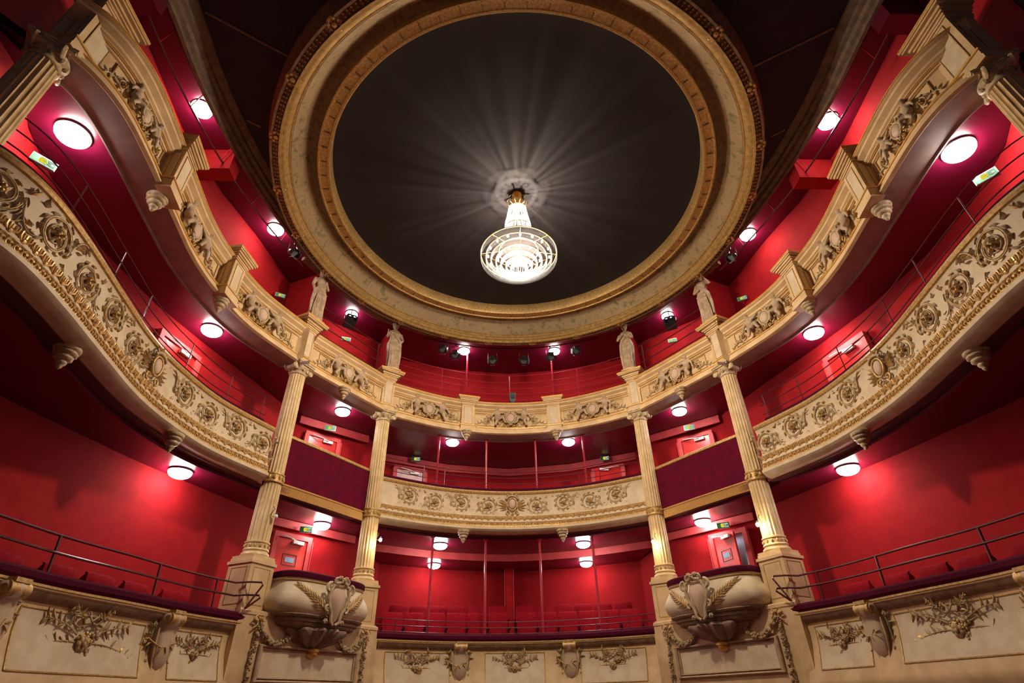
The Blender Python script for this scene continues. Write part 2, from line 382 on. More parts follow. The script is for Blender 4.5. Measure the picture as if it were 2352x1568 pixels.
# main ceiling: dark field plus the upper gallery ceiling
HC = (0.0, 8.08)
mb = MB(); mb.lathe([(0.0, 9.42), (4.0, 9.42)], 96, (HC[0], HC[1], 0), cap=False); struct(mb.build('ceiling', CEIL, smooth=0))
cornice_in = [(5.12, 2.0), (5.14, 4.0), (5.22, 5.2), (5.20, 6.3), (5.08, 7.45), (4.88, 8.5), (4.58, 9.75)]
n_ = 120; vs = []; fs = []
for i in range(n_):      # spandrel field from the ring outwards
    a = 2*PI*i/n_; x, y = math.cos(a), math.sin(a); k = 1/max(abs(x)/8.0, abs(y)/9.5)
    vs += [(HC[0]+5.0*x, HC[1]+5.0*y, 9.24), (HC[0]+k*x, HC[1]+k*y, 9.24)]
for i in range(n_): j = (i+1) % n_; fs.append((2*i, 2*j, 2*j+1, 2*i+1))
mb = MB(); mb.add(vs, fs); struct(mb.build('ceiling', SPAN, smooth=0))
ci = Curve([(x+.34, y) for x, y in cornice_in]+[(4.95, 10.4), (4.3, 11.5), (3.5, 12.6), (2.5, 13.1), (1.2, 13.4), (0, 13.5)])
gi = pl(ci)+[(-x, y) for x, y in reversed(pl(ci)[:-1])]
w3x = [(8, 1.5)]+W3[1:-1]+[(-8, 1.5)]
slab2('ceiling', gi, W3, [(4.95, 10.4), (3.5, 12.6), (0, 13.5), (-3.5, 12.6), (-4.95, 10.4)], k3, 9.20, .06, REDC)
for sx in (-1, 1):
    mb = MB(); mb.box((sx*7.6, 2.85, 4.0), (3.5, .12, 11.0)); struct(mb.build('wall_dark_corner', SPAN))  # dark slab added to make the upper corners dark
# ceiling cornice on each side
for s_ in ('right', 'left'):
    cv = sidecurve(Curve(cornice_in), s_)
    mb = MB(); sweep(mb, cv, [(.02, 9.30), (0.0, 9.22), (-.04, 9.19), (-.12, 9.17), (-.14, 9.12), (-.20, 9.10), (-.23, 9.04), (-.29, 9.01), (-.31, 8.96), (-.37, 8.96), (-.39, 9.22), (-.38, 9.36)])
    o = mb.build('trim_4' if s_ == 'right' else 'trim_5', mat('cornice_paint_'+s_, (.22, .15, .09), .6, col2=(.15, .10, .065), scale=8, bump=.3)); struct(o, 'long curved brown cornice edging the dark ceiling on the %s' % s_)
# faint ribs crossing the dark ceiling beside the ring
for sx in (-1, 1):
    for (x0, y0, x1, y1) in ((5.1, 4.3, 3.9, 5.05), (5.15, 6.2, 4.95, 6.35)):
        mb = MB(); mb.tube([(sx*x0, y0, 9.23), (sx*x1, y1, 9.23)], .022, 6); struct(mb.build('trim_6', BROWN))

# ------------------------------------------------------------------ ceiling ring
ring = thing('ceiling_ring', 'huge round gilded plaster ring framing the dark ceiling above the chandelier', 'ceiling ring', (HC[0], HC[1], 8.7))
def rl(name, prof, m, n=160): return MB().lathe(prof, n, (HC[0], HC[1], 0), cap=False).build(name, m, ring, smooth=40)
rl('inner_fascia', [(3.93, 9.43), (3.93, 9.16), (3.95, 9.12), (3.99, 9.12), (4.0, 9.13), (4.14, 9.13), (4.15, 9.11), (4.18, 9.11), (4.18, 9.43)], OLDGOLD)
rl('cove', [(4.17, 9.16), (4.17, 9.24), (4.22, 9.29), (4.30, 9.30), (4.36, 9.27)], BROWN)
rl('painted_frieze', [(4.34, 9.28), (4.40, 9.22), (4.47, 9.10), (4.55, 8.97), (4.62, 8.88)], FRESCO)
rl('gilt_moulding', [(4.61, 8.90), (4.64, 8.87), (4.67, 8.87), (4.67, 8.84), (4.71, 8.81), (4.71, 8.78), (4.74, 8.76), (4.78, 8.76), (4.78, 8.72), (4.82, 8.71)], mat('ring_gilding', (.55, .38, .15), .4, .4, col2=(.42, .28, .10), scale=12, bump=.2))
rl('outer_cornice', [(4.81, 8.72), (4.83, 8.77), (4.93, 8.78), (4.94, 8.74), (4.98, 8.74), (4.99, 8.82), (5.02, 8.90), (5.04, 9.02), (5.07, 9.08), (5.08, 9.36)], BROWN)
mb = MB()
for i in range(340):
    a = 2*PI*i/340; c_ = math.cos(a); s_ = math.sin(a)
    for R_ in (4.855, 4.91): mb.blob((HC[0]+R_*c_, HC[1]+R_*s_, 8.762), (.026, .026, .018), n=5)
mb.build('beaded_band', OLDGOLD, ring)['kind'] = 'stuff'
mb = MB()
for i in range(72):
    a = 2*PI*i/72; Rm = Matrix.Rotation(a, 3, 'Z')
    mb.box((HC[0]+4.06*math.cos(a), HC[1]+4.06*math.sin(a), 9.118), (.10, .018, .022), R=Rm, mi=0)
    mb.blob((HC[0]+4.14*math.cos(a), HC[1]+4.14*math.sin(a), 9.10), .014, n=6, mi=1)
mb.build('dentil_marks', [BROWN, GOLD], ring)['kind'] = 'stuff'
bos = MB(); bos.lathe([(.13, 0), (.13, -.03), (.09, -.045), (.08, -.02), (.05, -.02), (.04, -.06), (0, -.07)], 16)
for k in range(8): bos.blob((.1*math.cos(k*PI/4), .1*math.sin(k*PI/4), -.035), (.035, .035, .02), n=6)
bm_ = bos.mesh('boss', [OLDGOLD])
for i in range(24):
    a = 2*PI*(i+.5)/24
    place('boss', bm_, ring, Matrix.Translation((HC[0]+4.88*math.cos(a), HC[1]+4.88*math.sin(a), 8.78)))
# thin moulding over the statues
cv = Curve([(5.15, 9.9), (4.85, 10.5), (4.1, 11.75), (3.45, 12.45), (2.4, 13.05), (1.2, 13.35), (0, 13.45), (-1.2, 13.35), (-2.4, 13.05), (-3.45, 12.45), (-4.1, 11.75), (-4.85, 10.5), (-5.15, 9.9)])
mb = MB(); sweep(mb, cv, [(.12, 9.22), (.12, 9.16), (.06, 9.13), (.06, 9.10), (-.04, 9.10), (-.04, 9.22)]); mb.build('back_moulding', BROWN, ring)

# ------------------------------------------------------------------ ornament library (local: x right, y towards hall, z up)
def lib_scroll():
    mb = MB(); R = .245
    mb.spiral((0, 0), R, 2.1, .015, .008, a0=PI*1.12, sgn=-1, mi=0, n=46, rin=.26)
    mb.spiral((0, 0), R*.9, 1.5, .007, .005, a0=PI*1.0, sgn=-1, mi=1, n=30, rin=.40, y=.010)
    mb.rose((0, 0), .062, .01, .05, mi=1, pet=6)
    for k in range(5): mb.leaf((.045*math.cos(k*1.257), .045*math.sin(k*1.257)), k*1.257, .075, .055, .012, .03, .3, mi=0)
    for k in range(15):      # acanthus lobes riding the outer turns, curling forward
        a = PI*1.12-k*2*PI*1.45/15; r_ = R*(1-.34*k/15)
        mb.leaf((r_*math.cos(a), r_*math.sin(a)), a-PI*.5+.55, .10-.003*k, .052, .006, .026, -.9, mi=int(k % 3 == 0))
        mb.leaf((r_*math.cos(a), r_*math.sin(a)), a-PI*.5-.75, .07-.002*k, .036, .004, .020, .8, mi=int(k % 4 == 1))
    st_ = [(-R, -.01), (-R*1.08, .07), (-R*1.2, .15), (-R*1.38, .21), (-R*1.62, .245), (-R*1.85, .235), (-R*2.05, .19)]
    mb.tube([(x, .012, z) for x, z in st_], [.015, .015, .014, .012, .010, .008, .005], 6, up=(0, 1, 0))
    for x, z, a, L in ((-.29, .12, 2.6, .11), (-.27, .10, 1.2, .10), (-.33, .19, 2.7, .12), (-.36, .21, 1.5, .08), (-.44, .24, 3.5, .10), (-.30, .16, .5, .07), (.25, .17, .9, .10), (.28, .20, 2.0, .07), (.24, .18, -.3, .08), (-.25, -.18, -2.4, .11), (-.28, -.21, -1.4, .06), (-.22, -.2, 3.3, .07), (.25, -.19, -.9, .10), (.29, -.14, -.1, .07), (.30, -.20, -2.2, .06)):
        mb.leaf((x, z), a, L, .045, .0, .026, .5, mi=1 if L > .105 else 0)
    return mb.mesh('scroll', [STUCCO, OLDGOLD], 80)
def lib_cart():
    mb = MB()
    mb.blob((0, .03, .02), (.085, .045, .11), n=12, mi=2)
    mb.tube([(.105*math.cos(a), .04, .02+.135*math.sin(a)) for a in [2*PI*i/20 for i in range(20)]], .016, 6, True, mi=1)
    for s_ in (-1, 1):
        mb.spiral((s_*.12, .17), .06, 1.2, .018, .008, a0=PI/2, sgn=s_, mi=0, y=.02)
        mb.spiral((s_*.09, -.16), .055, 1.2, .018, .008, a0=-PI/2, sgn=s_, mi=1, y=.02)
        for k in range(5): mb.leaf((s_*.13, .05-.03*k), PI/2-s_*(PI/2+.25*(k-2)), .19-.02*abs(k-2), .045, 0, .03, .25*s_, mi=k % 2)
        mb.leaf((s_*.03, .17), PI/2-s_*.45, .13, .05, .02, .03, -.4*s_, mi=1)
    mb.tube([(.14*math.cos(a), .05, .08+.12*math.sin(a)) for a in [PI*.15+PI*.7*i/10 for i in range(11)]], .02, 6, mi=0)
    mb.leaf((0, .19), PI/2, .12, .06, .03, .03, 0, mi=1); mb.leaf((0, -.18), -PI/2, .10, .06, .02, .03, 0, mi=1)
    return mb.mesh('cartouche', [STUCCO, OLDGOLD, ROSE], 80)
def lib_putto(flip):
    """seated winged child, about 0.42 m high, reaching to the middle shield (towards +x)"""
    f = flip; mb = MB()
    mb.blob((0, .05, .12), (.062, .05, .085), n=12); mb.blob((0, .05, .05), (.068, .055, .05), n=12)
    mb.blob((-.01*f, .055, .24), (.048, .05, .052), n=12); mb.blob((-.015*f, .04, .268), (.052, .048, .034), n=10)
    mb.blob((.008*f, .105, .232), .011, n=6); mb.tube([(0, .05, .17), (-.005*f, .052, .215)], .026, 8)
    mb.tube([(.045*f, .05, .165), (.10*f, .07, .15), (.155*f, .06, .19)], [.026, .021, .015], 8); mb.blob((.162*f, .06, .198), (.017, .014, .02), n=6)
    mb.tube([(-.05*f, .05, .16), (-.10*f, .06, .11), (-.12*f, .075, .05)], [.026, .021, .015], 8); mb.blob((-.123*f, .078, .04), (.017, .014, .02), n=6)
    mb.tube([(.03*f, .06, .04), (.11*f, .10, .045), (.135*f, .09, -.04)], [.040, .033, .022], 8); mb.blob((.15*f, .10, -.055), (.03, .018, .014), n=6)
    mb.tube([(-.03*f, .06, .03), (-.005*f, .11, -.03), (-.05*f, .09, -.10)], [.040, .033, .022], 8); mb.blob((-.035*f, .11, -.115), (.03, .018, .014), n=6)
    return mb
def lib_frieze():
    me = {}
    for nm, f in (('putto_right', 1), ('putto_left', -1)): me[nm] = remeshed(lib_putto(f), nm, [PINKSTONE], .0085, 1)
    w = MB()
    for f in (1, -1):
        for k in range(4): w.leaf((-.03, .15), PI-.2-.35*k, .14-.018*k, .035, .0, .03, .4)
    mb = MB()      # shield
    mb.blob((0, .05, .05), (.085, .04, .10), n=14, mi=2)
    mb.tube([(.10*math.cos(a), .055, .05+.12*math.sin(a)) for a in [2*PI*i/18 for i in range(18)]], .017, 6, True)
    for s_ in (-1, 1):
        mb.spiral((s_*.10, .17), .05, 1.1, .016, .007, a0=PI/2, sgn=s_, y=.03); mb.spiral((s_*.10, -.06), .05, 1.2, .018, .007, a0=-PI/2, sgn=s_, y=.03, mi=1)
        mb.rose((s_*.05, -.12), .035, .03, .03, mi=1); mb.leaf((s_*.10, -.10), PI/2-s_*PI/2-.4*s_, .12, .05, .02, .03, .2)
        mb.leaf((s_*.03, .16), PI/2-s_*.5, .09, .05, .03, .03, -.3*s_)
        for k in range(7): mb.leaf((s_*(.09+.02*k), .10-.035*k), PI/2-s_*(1.2+.25*math.sin(3*k)), .12, .055, .0, .04, .5*s_, mi=k % 3 == 0)
        mb.tube([(s_*.10, .03, .12), (s_*.17, .04, .05), (s_*.24, .03, .10)], .018, 6)
    mb.rose((0, .185), .042, .03, .04, mi=1); mb.rose((0, -.09), .04, .05, .03)
    me['shield'] = mb.mesh('shield', [STUCCO, OLDGOLD, ROSE], 80)
    mb = MB()      # flower scroll with trailing leaves, to the +x side
    mb.spiral((0, 0), .10, 1.5, .016, .008, a0=PI, sgn=-1); mb.rose((0, 0), .045, .01, .04, mi=1)
    for k in range(7): mb.leaf((.10*math.cos(PI-k*.8), .10*math.sin(PI-k*.8)), PI-k*.8-PI/2+.5, .06, .035, .0, .025, -.4)
    mb.tube([(.08, .01, -.05), (.17, .01, -.03), (.25, .01, -.06), (.33, .01, -.10)], [.014, .012, .009, .004], 6)
    for x, z, a in ((.15, -.03, .8), (.18, -.03, -.8), (.23, -.05, .6), (.27, -.07, -.9), (.30, -.09, .3), (.12, -.04, 1.6)): mb.leaf((x, z), a, .075, .032, 0, .022, .3, mi=0)
    me['flower_scroll'] = mb.mesh('flower_scroll', [STUCCO, OLDGOLD], 80)
    return me
def lib_bouquet(seed, W=.44, ribbon=True):
    rnd = random.Random(seed); mb = MB()
    for k in range(8): mb.rose((rnd.uniform(-.10, .10), rnd.uniform(-.11, .10)), rnd.uniform(.028, .048), .008, .034, mi=rnd.choice((0, 0, 1)), pet=5)
    mb.rose((.01, -.01), .065, .02, .045, mi=0, pet=7)
    def spray(x0, z0, a0, L, bend, n=6, th=.009):
        pts = []
        for i in range(n+1):
            t = i/n; a = a0+bend*t; pts.append((x0+L*t*math.cos(a0+bend*t*.5), .010, z0+L*t*math.sin(a0+bend*t*.5)))
        mb.tube(pts, [th*(1-.6*i/n) for i in range(n+1)], 5, up=(0, 1, 0))
        for i in range(1, n+1):
            a = a0+bend*i/n
            for q in (-1, 1):
                if rnd.random() < .75: mb.leaf((pts[i][0], pts[i][2]), a+q*rnd.uniform(.5, 1.1), rnd.uniform(.045, .08), rnd.uniform(.022, .036), .0, .020, .4*q, mi=rnd.choice((0, 0, 1)))
        if rnd.random() < .6: mb.rose((pts[-1][0], pts[-1][2]), .02, .0, .02, mi=1, pet=4)
    for s_ in (-1, 1):
        b = 0 if s_ > 0 else PI
        spray(s_*.07, .0, b+s_*.05, W, s_*-.45, 8); spray(s_*.08, .05, b+s_*.55, W*.72, s_*-.5); spray(s_*.08, -.06, b-s_*.45, W*.75, s_*.5); spray(s_*.05, .10, b+s_*1.05, W*.42, -s_*.5, 4); spray(s_*.05, -.10, b-s_*1.15, W*.42, s_*.6, 4)
        if ribbon:
            mb.tube([(0, .02, .15), (s_*.05, .028, .20), (s_*.085, .026, .17), (s_*.06, .02, .13), (s_*.01, .022, .14)], .010, 6, mi=0); mb.rose((s_*.05, .20), .022, .01, .025, pet=4)
            mb.tube([(s_*.02, .015, .14), (s_*.09, .015, .10), (s_*.15, .012, .12), (s_*.17, .012, .17), (s_*.13, .012, .20)], .008, 6, mi=0)
    mb.rose((0, -.17), .034, .005, .028, mi=1, pet=5); mb.rose((.03, -.22), .022, .005, .02, mi=0, pet=4)
    return mb.mesh('bouquet', [mat('bouquet_stucco_%d' % seed, (.36, .22, .10), .5, col2=(.52, .36, .17), scale=18, bump=.2), OLDGOLD], 80)
def lib_console():
    """scrolled bracket with a tapering tongue, about 0.9 m high, top at z=0"""
    a = MB()
    prof = [(.0, .0), (.17, -.0), (.20, -.05), (.19, -.12), (.13, -.17), (.10, -.26), (.13, -.42), (.10, -.60), (.05, -.72), (.0, -.76)]
    for k, x in enumerate((-.5, .5)): pass
    vs = []; ws = [.13, .14, .14, .13, .12, .145, .15, .12, .085, .07]
    for (d, z), w_ in zip(prof, ws): vs += [(-w_, d*.9, z), (-w_*.6, d, z), (0, d+.02, z), (w_*.6, d, z), (w_, d*.9, z), (w_, -.02, z), (-w_, -.02, z)]
    n = 7; fs = [(i*n+k, i*n+(k+1) % n, (i+1)*n+(k+1) % n, (i+1)*n+k) for i in range(len(prof)-1) for k in range(n)]
    a.add(vs, fs)
    b = MB(); b.tube([(-.13, .13, -.07), (.13, .13, -.07)], .085, 14); b.tube([(-.14, .13, -.07), (.14, .13, -.07)], .045, 10); b.box((0, .1, .02), (.2, .2, .05))
    c = MB()
    for s_ in (-1, 1):
        c.tube([(s_*.155, .06, -.2), (s_*.17, .08, -.40), (s_*.13, .07, -.58), (s_*.08, .05, -.74)], .014, 6)
        c.spiral((s_*.10, -.74), .04, 1.1, .016, .008, a0=PI/2, sgn=-s_, y=.03)
    c.box((0, .02, -.85), (.09, .08, .22))
    dl = []
    for s_ in (-1, 1):
        d = MB(); rnd = random.Random(4); dl.append(d)
        d.tube([(s_*.20, .01, -.08), (s_*.205, .012, -.4), (s_*.20, .01, -.80)], .012, 5)
        for i in range(9):
            z = -.10-.085*i; d.leaf((s_*(.19+.02*math.sin(i)), z), PI/2+s_*rnd.uniform(-1.9, -.3), rnd.uniform(.09, .15), .045, 0, .03, .3*s_)
        d.rose((s_*.21, -.16), .04, 0, .04); d.rose((s_*.20, -.62), .04, 0, .04)
    e = MB(); e.tube([(-.08, .13, -.40), (.02, .135, -.44), (.12, .12, -.44), (.24, .05, -.36), (.30, .02, -.30)], [.006, .009, .01, .01, .006], 6)
    for x, z, q in ((-.06, -.40, 2.7), (-.04, -.42, 3.6), (0, -.43, 2.0), (.04, -.44, -2.2), (.08, -.44, -1.2), (.2, -.39, .9), (.26, -.34, -.3), (.28, -.32, 1.1), (.22, -.38, -.9)):
        e.leaf((x, z), q, .09, .035, .13 if x < .1 else .04, .025, .3)
    return [('bracket_body', a, ROSE), ('volute', b, OLDGOLD), ('side_mouldings', c, CREAM), ('leaf_trail', dl[0], GREENGOLD), ('leaf_trail', dl[1], GREENGOLD), ('rose_sprig', e, OLDGOLD)]
def lib_finial():
    mb = MB(); mb.lathe([(.0, .06), (.145, .06), (.145, .03), (.135, .01), (.115, .0), (.125, -.015), (.125, -.035), (.10, -.05), (.085, -.055), (.10, -.075), (.095, -.10), (.07, -.12), (.05, -.125), (.06, -.145), (.05, -.17), (.03, -.185), (.034, -.20), (.02, -.225), (0, -.24)], 24, rad=lambda a, z: 1+.035*math.cos(12*a)*(-.12 < z < .0))
    return mb.mesh('pendant_drop', [STUCCO], 80)
SCROLL, CART, FRZ = lib_scroll(), lib_cart(), lib_frieze()
PEND = lib_finial()

# ------------------------------------------------------------------ second tier fronts (scroll frieze)
def tier2(cv, label, scrolls, carts, lo=0.0, hi=None):
    c0 = cv.at(cv.L/2)[0]; t = thing('balcony', label, 'balcony', (c0.x, c0.y, 3.62)); hi = cv.L if hi is None else hi
    mb = MB(); sweep(mb, cv, [(-.05, 4.62), (0.0, 4.60), (-.02, 4.56), (-.03, 4.30), (0.0, 4.07), (.03, 4.055), (.03, 4.04), (.02, 4.03), (.05, 3.90), (.08, 3.895), (.08, 3.88), (.06, 3.875), (.09, 3.76), (.13, 3.75), (.13, 3.70), (.10, 3.67), (.04, 3.63), (-.02, 3.62), (-.34, 3.60), (-.36, 3.56), (-.36, 3.70), (-.12, 3.75), (-.12, 4.62), (-.05, 4.62)], lo, hi)
    mb.build('panel', CREAM2, t)
    mb = MB(); sweep(mb, cv, [(-.02, 4.60), (.02, 4.62), (.035, 4.655), (.02, 4.695), (-.03, 4.70), (-.06, 4.66), (-.02, 4.60)], lo, hi); mb.build('rim', OLDGOLD, t)
    mb = MB(); sweep(mb, cv, [(-.04, 4.66), (-.02, 4.70), (-.03, 4.76), (-.08, 4.80), (-.16, 4.80), (-.22, 4.75), (-.22, 4.60), (-.04, 4.66)], lo+(.28 if c0.x < -1 else 0), hi-(.28 if c0.x > 1 else 0)); mb.build('velvet_cushion', VELVET, t)
    L = hi-lo; n = int(L/.155); lf = MB()
    for i in range(n):
        T = cv.frame(lo+L*(i+.5)/n, .035, 4.04, tilt=-.25); one = MB()
        [one.tube([(0, .012, -.10), (.030*q*1.1, .03, -.05), (.052*q*.62, .022, -.012+.004*abs(q)), (.070*q*.62, .012, -.022)], [.010, .016, .015, .008], 6) for q in (-2, -1, 0, 1, 2)]; one.blob((0, .03, -.085), (.03, .022, .03), n=6)
        one.blob((.0775, .012, -.07), (.012, .014, .045), n=6); lf.ext(one, T)
    lf.build('leaf_band', GG, t)
    n = int(L/.088); g = MB(); sweep(g, cv, [(.062, 3.872), (.094, 3.765), (.09, 3.76), (.058, 3.872)], lo, hi)
    for i in range(n):
        T = cv.frame(lo+L*(i+.5)/n, .075, 3.82, tilt=-.25); one = MB()
        one.tube([(.046*math.cos(a), .014, .046*math.sin(a)) for a in [2*PI*k/12 for k in range(12)]], .010, 5, True); one.blob((0, .012, 0), (.018, .018, .018), n=6)
        g.ext(one, T)
    g.build('guilloche_band', GG, t)
    mid = cv.at(cv.L/2)[0].x
    for i, (s, z, fx, fz, k) in enumerate(scrolls):
        T = cv.frame(s, -.026, z) @ Matrix.Diagonal((fx*k*1.04, k*1.3, fz*k*1.04, 1)); place('scroll', SCROLL, t, T)
    for s in carts: place('cartouche', CART, t, cv.frame(s, .0, 4.33) @ Matrix.Diagonal((1.15, 1.15, 1.15, 1)))
    return t
GG = mat('guilloche_gilding', (.66, .42, .15), .4, .3, col2=(.48, .29, .09), scale=20)
m_ = CC.L/2; sp = .735; sc_c = []
for k in range(4):
    for sg in (-1, 1):
        sc_c.append((m_+sg*(.62+sp*k*.93+(.02 if k else 0)), 4.33+(.02 if k % 2 else -.02), -sg, 1 if k % 2 else -1, .98))
tier2(CC, 'curved second tier balcony front in the centre, with gilded scrolls', sc_c, [m_])
for s_ in ('right', 'left'):
    cv = sidecurve(CS, s_); L = cv.L; rr_ = []
    cart_s = CS.sn(5.58, 7.1); pos = []
    e = CS.L-.30; k = 0
    while e > cart_s+.45: pos.append(e); e -= .66
    q = cart_s-.58
    while q > .12: pos.append(q); q -= .72
    if s_ == 'left': pos = [L-p for p in pos]; cs_ = L-cart_s
    else: cs_ = cart_s
    for i, p in enumerate(pos): rr_.append((p, 4.33+(.02 if i % 2 else -.02), (1 if p > cs_ else -1), 1 if i % 2 else -1, .98))
    tier2(cv, 'long curved second tier balcony front on the %s with gilded scroll relief' % s_, rr_, [cs_], lo=.12 if s_ == 'left' else 0, hi=L if s_ == 'left' else L-.12)

# ------------------------------------------------------------------ third tier fronts
P3 = [(-.10, 7.20), (.16, 7.20), (.165, 7.17), (.13, 7.15), (.13, 7.11), (.10, 7.09), (.06, 7.06), (.06, 7.02), (.03, 7.00), (.03, 6.985), (-.01, 6.98), (-.01, 6.94), (-.04, 6.93), (-.04, 6.55), (-.01, 6.53), (-.01, 6.49), (.05, 6.47), (.055, 6.45), (.05, 6.44), (.05, 6.39), (.09, 6.375), (.09, 6.32), (.13, 6.305), (.13, 6.28), (.08, 6.26), (.06, 6.265), (-.16, 6.40), (-.16, 7.15), (-.10, 7.20)]
def tier3(cv, label, bays, pends=(), lo=0.0, hi=None):
    c0 = cv.at(cv.L/2)[0]; t = thing('balcony', label, 'balcony', (c0.x, c0.y, 6.28)); hi = cv.L if hi is None else hi
    mb = MB(); sweep(mb, cv, P3, lo, hi); mb.build('entablature', CREAM, t)
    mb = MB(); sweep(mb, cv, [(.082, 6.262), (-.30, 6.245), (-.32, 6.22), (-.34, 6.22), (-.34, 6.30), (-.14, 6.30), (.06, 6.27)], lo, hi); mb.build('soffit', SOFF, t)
    g = MB()
    for d, z in ((.165, 7.195), (.058, 6.46), (.0, 6.985)): sweep(g, cv, [(d, z-.012), (d+.014, z-.006), (d+.014, z+.010), (d, z+.014), (d, z-.012)], lo, hi)
    g.build('gilt_lines', GOLD, t)
    for (s, half) in bays:
        pn = MB()
        for a, b, z0, z1 in ((s-half, s+half, 6.90, 6.915), (s-half, s+half, 6.565, 6.58), (s-half, s-half+.014, 6.565, 6.915), (s+half-.014, s+half, 6.565, 6.915)):
            sweep(pn, cv, [(-.04, z0), (-.018, z0), (-.018, z1), (-.04, z1)], max(lo, a), min(hi, b), step=.1)
        pn.build('panel_frame', OLDGOLD, t)
        k = min(1.22, half/.72); zc = 6.71
        place('shield', FRZ['shield'], t, cv.frame(s, -.035, zc+.02) @ Matrix.Diagonal((k*1.15, k*1.1, k*1.1, 1)))
        for f, nm in ((1, 'putto_right'), (-1, 'putto_left')):
            # frame(): local +x points to the viewer's left for increasing s, so mirror consistently
            place('putto', FRZ[nm], t, cv.frame(s-f*.31*k, -.035, zc+.01) @ Matrix.Diagonal((k*1.22, k*1.1, k*1.22, 1)))
            place('flower_scroll', FRZ['flower_scroll'], t, cv.frame(s+f*.52*k, -.035, zc-.0) @ Matrix.Diagonal((f*k*.9, k*1.3, k*1.05, 1)))
    return t
def pier(cv, s, label, z0=6.28, z1=7.24, w=.30, d=.16, cap=.10, big=False, back=.14):
    T = cv.frame(s, 0, 0); q, Tn, N = cv.at(s); rz = math.atan2(T[1][0], T[0][0])
    t = thing('balcony_pier', label, 'pier', (q.x, q.y, z0)); R = T.to_3x3(); c = Vector((q.x, q.y, 0))
    def loc(x, y, z): return c + R @ Vector((x, y, 0)) + Vector((0, 0, z))
    mb = MB(); yb = -back; D = d+back
    for (zz0, zz1, e) in ((z0-.01, z0+.06, .05), (z0+.06, z0+.17, .03), (z0+.17, z0+.20, .045), (z0+.20, z1-.22, 0)): mb.box(loc(0, yb+(D+e)/2, (zz0+zz1)/2), (w+2*e, D+e, zz1-zz0), R=R)
    mb.build('shaft', CREAM, t)
    mb = MB(); h = z1-.22; 
    for i, (e, th) in enumerate(((.02, .03), (.035, .025), (.02, .03), (.05, .03), (.08, .045), (cap, .03), (cap+.02, .035))):
        mb.box(loc(0, yb+(D+e)/2, h+th/2), (w+2*e, D+e, th+.001), R=R); h += th
    mb.build('cap', CREAM, t)
    mb = MB(); e = cap+.025; mb.box(loc(0, yb+(D+e)/2, h+.004), (w+2*e, D+e, .032), R=R); mb.build('gilt_edge', GOLD, t); mb = MB(); mb.box(loc(0, yb+(D+.05)/2, z0+.185), (w+.10, D+.05, .02), R=R); mb.build('gilt_edge', GOLD, t)
    mb = MB(); pw, ph, pz = w*.30, (z1-.27-(z0+.24))/2, (z1-.27+z0+.24)/2
    for (dx, dz, sx, sz) in ((0, ph, pw*2+.012, .012), (0, -ph, pw*2+.012, .012), (-pw, 0, .012, 2*ph), (pw, 0, .012, 2*ph)): mb.box(loc(dx, d+.004, pz+dz), (sx, .016, sz), R=R)
    for sg in (-1, 1):
        for (dy, dz, sy, sz) in ((0, ph, .13, .012), (0, -ph, .13, .012), (-.06, 0, .012, 2*ph), (.06, 0, .012, 2*ph)): mb.box(loc(sg*(w/2+.003), d/2+dy*.9, pz+dz), (.012, sy*.9, sz), R=R)
    mb.build('panel_frame', OLDGOLD, t)
    mb = MB(); mb.box(loc(0, d+.001, pz), (pw*2, .008, 2*ph), R=R); mb.build('panel', CREAM2, t)
    return t, h+.02
m_ = CC.L/2; s12 = CC.sn(1.22, 13.7); dc = abs(m_-s12); L_ = CC.L
tier3(CC, 'curved top tier balcony front in the centre, with three cherub reliefs', [(m_, dc-.22), (s12/2+.02, s12/2-.26), (L_-s12/2-.02, s12/2-.26)])
pier(CC, s12, 'cream pier on the central top tier front, the one right of the loudspeaker', 6.27, 7.30, .36, .13)
pier(CC, CC.sn(-1.22, 13.7), 'cream pier on the central top tier front, the one left of the loudspeaker', 6.27, 7.30, .36, .13)
for s_ in ('right', 'left'):
    cv = sidecurve(CS, s_); sx = SIDE[s_]
    pa, pb = cv.sn(sx*5.42, 5.5), cv.sn(sx*5.55, 7.95); pc, pd = cv.sn(sx*4.8, 10.08), cv.sn(sx*5.4, 3.6)
    bays = []
    for a, b in ((pd, pa), (pa, pb), (pb, pc)):
        mid = (a+b)/2; half = abs(a-b)/2-.28; bays.append((mid, half))
    tier3(cv, 'long curved top tier balcony front on the %s with cherub reliefs' % s_, bays)
    pier(cv, pa, 'projecting cream pier near the stage end of the %s top tier' % s_, 6.27, 7.34, .36, .20, .11)
    pier(cv, pb, 'projecting cream pier midway along the %s top tier' % s_, 6.27, 7.34, .36, .20, .11)
    cb_ = sidecurve(CB, s_)
    tier3(cb_, 'short straight top tier balcony front between the two %s statues' % s_, [(cb_.L/2, cb_.L/2-.28)])
    for (x, y), nm in ((OC[s_], 'outer'), (IC[s_], 'inner')):
        nrm = (Vector((0, 8.0))-Vector((x, y))).normalized(); tt = Vector((nrm.y, -nrm.x))
        base = Vector((x, y))-nrm*.14
        pc_ = Curve([tuple(base-tt*.3), tuple(base+tt*.3)], False)
        if (pc_.at(.3)[2]-nrm).length > .5: pc_ = Curve([tuple(base+tt*.3), tuple(base-tt*.3)], False)
        pier(pc_, .3, 'tall cream pier carrying the %s %s statue' % (s_, nm), 6.34, 7.50, .34, .24, .15, back=.16)
    nx = ISL[s_]; pc_ = Curve([(sx*5.62, 3.2), (sx*5.62, 3.9)], False) if sx > 0 else Curve([(sx*5.62, 3.9), (sx*5.62, 3.2)], False)
    pier(pc_, .3, 'large dim pier above the fluted column at the %s edge' % s_, 6.34, 7.60, .46, .24, .13)

